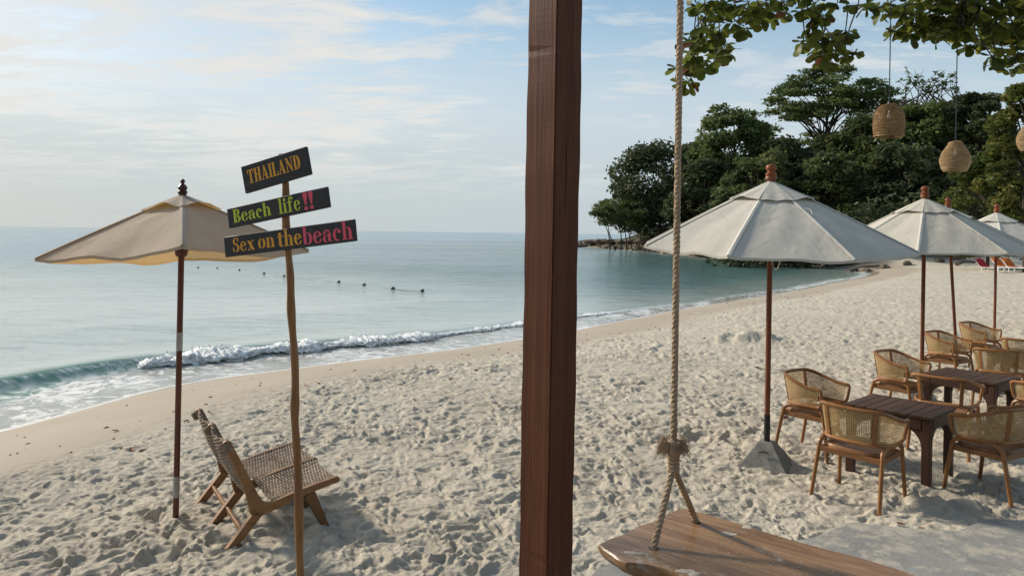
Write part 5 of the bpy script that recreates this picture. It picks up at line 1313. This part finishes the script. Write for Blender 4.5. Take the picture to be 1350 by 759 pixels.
A2 = [(20, 20), (70, 190), (120, 330), (150, 30), (210, 30), (290, 40), (300, 85), (340, 60), (440, 20), (540, 10), (490, 60), (510, 100), (430, 90), (440, 150), (400, 200), (380, 190), (480, 170), (520, 140), (470, 210), (560, 140), (600, 90), (620, 160), (580, 190), (640, 230), (650, 200), (700, 40), (660, 10), (690, 110), (740, 80), (760, 190), (780, 150), (720, 190), (820, 60), (840, 130), (870, 180), (880, 230), (820, 290), (860, 290), (900, 100), (930, 30), (960, 160), (1000, 240), (940, 250), (980, 350), (1000, 310), (1050, 300), (1060, 350), (1080, 430), (1040, 400), (1100, 230), (1120, 280), (1150, 330), (1170, 390), (1060, 150), (1020, 90), (1080, 40), (1140, 100), (1160, 180), (1170, 20), (1110, 140), (1180, 250), (1000, 20), (890, 10)]
def almond_tree():
    pr = random.Random(5)
    px = [(880 + x / 5.42, y / 5.42) for x, y in A1] + [(1100 + x / 4.744, y / 4.744) for x, y in A2]
    for k in range(46): px.append((pr.uniform(1225, 1365), pr.uniform(-22, 42)))
    for k in range(44): px.append((pr.uniform(890, 1370), pr.uniform(-60, -8)))
    for k in range(26): px.append((pr.uniform(1352, 1440), pr.uniform(-40, 110)))
    O = Vector((TREE.x, TREE.y, ground_z(TREE.x, TREE.y))); root = empty('sea_almond_tree', O); tag(root, 'sea almond tree reaching in from the upper right with broad rounded leaves', 'tree')
    ros = []
    for u, v in px: ros.append((u, v, at(u, v, LEAF_D + pr.uniform(-0.55, 0.55))))
    # trunk and main limbs above the frame
    mb = MB(); tp = catmull([O - O + Vector((0, 0, -0.3)), Vector((-0.1, 0.1, 1.8)), Vector((-0.35, 0.0, 3.6)), Vector((-0.6, -0.1, 5.2)), Vector((-0.7, 0, 6.6))], 6)
    mb.tube(tp, [0.26 - 0.15 * i / (len(tp) - 1) for i in range(len(tp))], 12); mb.build('trunk', M['bark'], root, True)
    limbs = []
    for pts in ([(8.85, 8.85, 4.6), (7.2, 8.5, 5.6), (5.2, 8.6, 5.75), (3.4, 8.7, 5.55), (2.2, 8.7, 5.25)], [(8.9, 8.9, 3.9), (7.4, 9.1, 5.0), (6.2, 9.0, 5.3), (5.0, 9.0, 5.5)], [(8.8, 8.8, 4.9), (7.6, 8.0, 5.7), (6.2, 8.1, 5.8), (4.2, 8.3, 5.9)]):
        mb = MB(); P = catmull([Vector(p) - O for p in pts], 6); mb.tube(P, [0.085 - 0.062 * i / (len(P) - 1) for i in range(len(P))], 8); mb.build('limb', M['bark'], root, True); limbs += [p + O for p in P]
    nodes = sorted(range(len(ros)), key=lambda i: ros[i][1]); tw = MB()
    for idx, i in enumerate(nodes):
        u, v, p = ros[i]; best = None; bd = 1e9
        for j in nodes[:idx]:
            if ros[j][1] < v - 6:
                d = (ros[j][2] - p).length + 0.25 * abs(ros[j][0] - u) / 40
                if d < bd: bd = d; best = ros[j][2]
        dl, lp_ = min(((q - p).length, k) for k, q in enumerate(limbs))
        if best is None or dl * 0.8 < bd: best = limbs[lp_]
        if (best - p).length > 1.1: continue
        m = (best + p) / 2 + Vector((pr.uniform(-.03, .03), pr.uniform(-.03, .03), pr.uniform(-0.05, 0.01)))
        tw.tube(catmull([best - O, m - O, p - O], 4), [0.0105, 0.010, 0.0095, 0.009, 0.0085, 0.008, 0.0075, 0.007, 0.006], 5)
    tw.build('twigs', M['twig'], root, True)['kind'] = 'stuff'
    # leaf blades: obovate, folded along the midrib and curled
    def leaf_mesh(L, w, fold, curl):
        V, F = [], []; S = [(0.0, 0.03), (0.14, 0.10), (0.34, 0.26), (0.55, 0.43), (0.75, 0.50), (0.90, 0.40), (0.985, 0.18)]
        for s, hw in S:
            z = -curl * s * s * L; x = s * L
            V += [(x, -hw * w, z + fold * hw * w), (x, 0, z), (x, hw * w, z + fold * hw * w)]
        V.append((L * 1.01, 0, -curl * L))
        for i in range(len(S) - 1):
            a = 3 * i; F += [(a, a + 1, a + 4, a + 3), (a + 1, a + 2, a + 5, a + 4)]
        e = 3 * (len(S) - 1); F += [(e, e + 1, len(V) - 1), (e + 1, e + 2, len(V) - 1)]
        me = bpy.data.meshes.new('leaf'); me.from_pydata(V, [], F); me.update(); me.polygons.foreach_set('use_smooth', np.ones(len(me.polygons), dtype=bool)); me.materials.append(M['leaf_near']); return me
    kinds = [leaf_mesh(0.145, 0.120, 0.25, 0.15), leaf_mesh(0.165, 0.130, 0.10, 0.30), leaf_mesh(0.120, 0.104, 0.35, 0.05), leaf_mesh(0.150, 0.124, -0.12, 0.22), leaf_mesh(0.105, 0.096, 0.15, 0.18)]
    places = []
    for u, v, p in ros:
        nl = pr.choice((7, 8, 8, 9, 11)); a0 = pr.uniform(0, 2 * PI); tilt_ = Vector((pr.uniform(-.5, .5), pr.uniform(-.5, .5), 1)).normalized()
        for k in range(nl):
            a = a0 + 2 * PI * k / nl + pr.uniform(-.35, .35); el = pr.uniform(-1.0, 0.45)
            d = Vector((math.cos(a) * math.cos(el), math.sin(a) * math.cos(el), math.sin(el))); nrm = (tilt_ + Vector((pr.uniform(-.6, .6), pr.uniform(-.6, .6), 0))).normalized()
            y = nrm.cross(d).normalized(); z = d.cross(y)
            s = pr.uniform(0.75, 1.12)
            Mx = Matrix((d, y, z)).transposed().to_4x4(); Mx = Matrix.Translation(p - O + d * 0.02) @ Mx @ Matrix.Diagonal((s, s, s, 1))
            inside = 0 < v < 140 and u < 1350
            places.append((0 if inside else 1, (p - CAMP).length - s * 0.3, pr.randrange(len(kinds)), Mx))
    places.sort(key=lambda q: q[:2]); pal = [0.1, 0.3, 0.5, 0.7]
    for _, _, k, Mx in places[:298]:
        o = bpy.data.objects.new('leaf', kinds[k]); C.objects.link(o); o.parent = root; o.matrix_local = Mx
    V, F, T = [], [], []
    for _, _, k, Mx in places[298:]:
        o = len(V); tn = pr.random(); V += [Mx @ v.co for v in kinds[k].vertices]; F += [tuple(q + o for q in f.vertices) for f in kinds[k].polygons]; T += [tn] * len(kinds[k].vertices)
    me = bpy.data.meshes.new('more_leaves'); me.from_pydata([tuple(q) for q in V], [], F); me.update(); me.polygons.foreach_set('use_smooth', np.ones(len(me.polygons), dtype=bool))
    at_ = me.attributes.new('tone', 'FLOAT', 'POINT'); at_.data.foreach_set('value', np.array(T, dtype=np.float32))
    o = link('more_leaves', me, M['leaf_mass'], root); o['kind'] = 'stuff'
M['leaf_mass'] = leaf_mat('sea_almond_leaf_mass', (0.040, 0.052, 0.011), (0.095, 0.115, 0.020), (0.19, 0.18, 0.03), 0.38, 0.4)
almond_tree()
def lamp(label, u, vt, vb, Y, prof, mat, seed):
    """prof: (radius fraction of half width, height fraction from bottom) ; woven of hoops and stakes"""
    top, bot = at(u, vt, Y), at(u, vb, Y); H = top.z - bot.z; root = empty('wicker_lamp', bot); tag(root, label, 'pendant lamp', 'woven pendant lamps hanging from the tree')
    pr = random.Random(seed); hw = 0.44 * prof[0]; P = prof[1]
    pts = catmull([Vector((r * hw, 0, h * H)) for r, h in P], 5)
    mb = MB(); nst = 60; sq = 0.0
    rr = lambda z: float(np.interp(z, [p.z for p in pts], [p.x for p in pts]))
    zs = [p.z for p in pts]
    for k in range(nst):
        a = 2 * PI * k / nst + pr.uniform(-.03, .03)
        mb.tube([Vector((p.x * math.cos(a + 0.02 * i), p.x * math.sin(a + 0.02 * i), p.z)) for i, p in enumerate(pts)], 0.0022, 3, False)
    nh = 44
    for j in range(nh + 1):
        z = H * (j / nh) ** 0.97; z = min(z, zs[-1]); r = rr(z)
        if r < 0.012: continue
        w = pr.uniform(0.0018, 0.0034); ph_ = pr.uniform(0, 6)
        mb.tube([Vector(((r + 0.003 * (q % 2)) * math.cos(2 * PI * q / 36), (r + 0.003 * (q % 2)) * math.sin(2 * PI * q / 36), z + 0.003 * math.sin(3 * 2 * PI * q / 36 + ph_))) for q in range(37)], w, 3, False)
    for z, w in ((0.002, 0.006), (H * 0.10, 0.004)):
        r = rr(z); mb.tube([Vector((r * math.cos(2 * PI * q / 36), r * math.sin(2 * PI * q / 36), z)) for q in range(37)], w, 5, False)
    mb.build('lamp_shade', mat, root, True)
    mb = MB(); mb.lathe([(0.009, H * 0.80), (0.012, H * 0.76), (0.012, H * 0.68)], 8); mb.build('lamp_holder', M['white_plastic'], root, True)
    mb = MB(); mb.lathe([(0.008, H * 0.68), (0.016, H * 0.65), (0.021, H * 0.61), (0.017, H * 0.57), (0.006, H * 0.555)], 10); mb.build('bulb', M['bulb'], root, True)
    mb = MB(); mb.tube([(0, 0, H * 0.78), (0.0, 0, 5.65 - bot.z)], 0.0062, 5); mb.lathe([(0.012, 0), (0.014, 0.03), (0.012, 0.06)], 6, (0, 0, 5.65 - bot.z - 1.05)); mb.build('cable', M['cordwire'], root, True)
dome = [(0.93, 0.0), (0.96, 0.10), (1.0, 0.30), (0.985, 0.50), (0.90, 0.72), (0.68, 0.90), (0.36, 0.98), (0.06, 1.0)]
pear = [(0.74, 0.0), (0.86, 0.08), (1.0, 0.28), (0.99, 0.45), (0.84, 0.64), (0.60, 0.80), (0.47, 0.90), (0.40, 0.965), (0.2, 0.99), (0.05, 1.0)]
lamp('dome shaped woven wicker lamp, leftmost of the three hanging lamps', 1171.5, 137, 180, 8.6, (43 * 8.6 / FPX, dome), M['wicker'], 1)
lamp('pear shaped pale woven lamp hanging lowest of the three lamps', 1259, 186, 225.5, 8.9, (40.5 * 8.9 / FPX, pear), M['wicker_pale'], 2)
lamp('pale woven lamp cut in half by the right edge of the photo', 1361, 160, 198, 8.4, (40 * 8.4 / FPX, pear), M['wicker_pale'], 3)

# ------------------------------------------------------------------ sunbeds at the back of the beach and litter on the sand
def sunbed(label, u, Y, col, hump):
    p = at(u, 350, Y); root = empty('beach_sunbed', (p.x, p.y, ground_z(p.x, p.y)), R(-78)); tag(root, label, 'sunbed', 'white sunbeds at the back of the beach')
    mb = MB(); mb.box((0.1, 0, 0.34), (1.5, 0.62, 0.06), None, 0.015); mb.build('bed_frame', M['white_plastic'], root)
    for x in (-0.55, 0.75):
        for y in (-0.25, 0.25):
            mb = MB(); mb.tube([(x, y, 0.34), (x * 1.04, y * 1.1, 0.0)], 0.035, 6); mb.build('leg', M['white_plastic'], root)
    mb = MB(); Mx = Matrix.Rotation(R(48), 3, 'Y'); mb.box((-0.90, 0, 0.62), (0.78, 0.60, 0.06), Mx, 0.015); mb.build('back_rest', M['white_plastic'], root)
    mb = MB(); pr = random.Random(int(u)); P = []
    nx, ny = 14, 8; V, F = [], []
    for i in range(nx):
        for j in range(ny):
            s = i / (nx - 1); x = -1.16 + 1.25 * s; y = -0.34 + 0.68 * j / (ny - 1)
            z = (0.93 - 1.06 * (x + 1.16)) if x < -0.64 else 0.385
            V.append((x, y, max(0.385, z) + hump * math.exp(-((x + 0.85) / 0.22) ** 2) * math.cos(y * 3.4) + pr.uniform(0, 0.02)))
    V2 = V + [(x, y, z - 0.02) for x, y, z in V]; n = nx * ny
    for i in range(nx - 1):
        for j in range(ny - 1):
            a = i * ny + j; F += [(a, a + 1, a + ny + 1, a + ny), (n + a, n + a + ny, n + a + ny + 1, n + a + 1)]
    mb.add(V2, F); mb.build('towel', col, root, True)
sunbed('white sunbed with a dark red cover at the back of the beach', 1308, 50, M['red_cloth'], 0.05)
sunbed('white sunbed with an orange cover next to the far umbrella pole', 1329, 51, M['orange_cloth'], 0.22)
sunbed('white sunbed with an orange cover nearest the right edge of the photo', 1344, 50, M['orange_cloth'], 0.16)
def litter():
    pr = random.Random(21)
    V = [(-0.5, 0, 0), (-0.2, 0.22, 0.10), (0.15, 0.26, 0.13), (0.5, 0, 0.05), (0.15, -0.24, 0.10), (-0.2, -0.2, 0.12), (0, 0, 0.0)]
    me = bpy.data.meshes.new('dry_leaf'); me.from_pydata(V + [(x, y, z - 0.03) for x, y, z in V], [], [(0, 1, 6), (1, 2, 6), (2, 3, 6), (3, 4, 6), (4, 5, 6), (5, 0, 6)] + [(7, 13, 8), (8, 13, 9), (9, 13, 10), (10, 13, 11), (11, 13, 12), (12, 13, 7)]); me.materials.append(M['brownleaf'])
    spots = [(1037, 553, .13), (998, 487, .16), (152, 568, .10), (174, 592, .10), (158, 592, .09), (189, 594, .10), (404, 509, .12), (421, 507, .10), (520, 503, .10), (547, 486, .12), (595, 500, .12), (611, 491, .1), (627, 489, .13), (650, 469, .12), (670, 466, .12), (246, 557, .11), (276, 545, .1), (505, 630, .05), (1187, 694, .07), (1214, 700, .06), (860, 540, .08), (930, 448, .14), (820, 450, .14)]
    for i, (u, v, s) in enumerate(spots):
        p = ground(u, v); o = bpy.data.objects.new('dry_leaf', me); C.objects.link(o); o.location = (p.x, p.y, ground_z(p.x, p.y) + 0.012); o.rotation_euler = (pr.uniform(-.3, .3), pr.uniform(-.3, .3), pr.uniform(0, 6)); o.scale = (s, s, s)
        lab = 'small dry brown leaf lying on the open sand'
        if i == 0: lab = 'dry leaf on the sand just right of the black sleeve of the umbrella pole'
        elif i == 1: lab = 'dry reddish leaf on the sand left of the nearest cream umbrella pole'
        tag(o, lab, 'leaf', 'dry leaves scattered on the sand')
litter()
def wrack():
    pr = random.Random(33); V, F = [], []
    al = [along_of(-40, 600) + (along_of(1000, 392) - along_of(-40, 600)) * pr.random() for _ in range(170)]
    P, Nn = shore_points(np.array(al))
    for (x, y), (nx, ny) in zip(P, Nn):
        s = 2.5 + pr.gauss(0.5, 0.7); X, Y = x + nx * s, y + ny * s; z = ground_z(X, Y); r = pr.uniform(0.005, 0.02) * (1 + math.hypot(X, Y) / 40); o = len(V)
        a = pr.uniform(0, 6); ca, sa = math.cos(a), math.sin(a); e = pr.uniform(1, 2.4)
        for dx, dy, dz in ((-1, 0, 0), (0, 1, 0), (1, 0, 0), (0, -1, 0), (0.1, 0, 0.8)): V.append((X + (dx * ca * e - dy * sa) * r, Y + (dx * sa * e + dy * ca) * r, z + dz * r))
        F += [(o, o + 1, o + 4), (o + 1, o + 2, o + 4), (o + 2, o + 3, o + 4), (o + 3, o, o + 4)]
    me = bpy.data.meshes.new('beach_debris'); me.from_pydata(V, [], F); me.update(); tag(link('beach_debris', me, M['brownleaf']), 'specks of dark driftwood and leaf debris along the high tide line', None, None, 'stuff')
wrack()
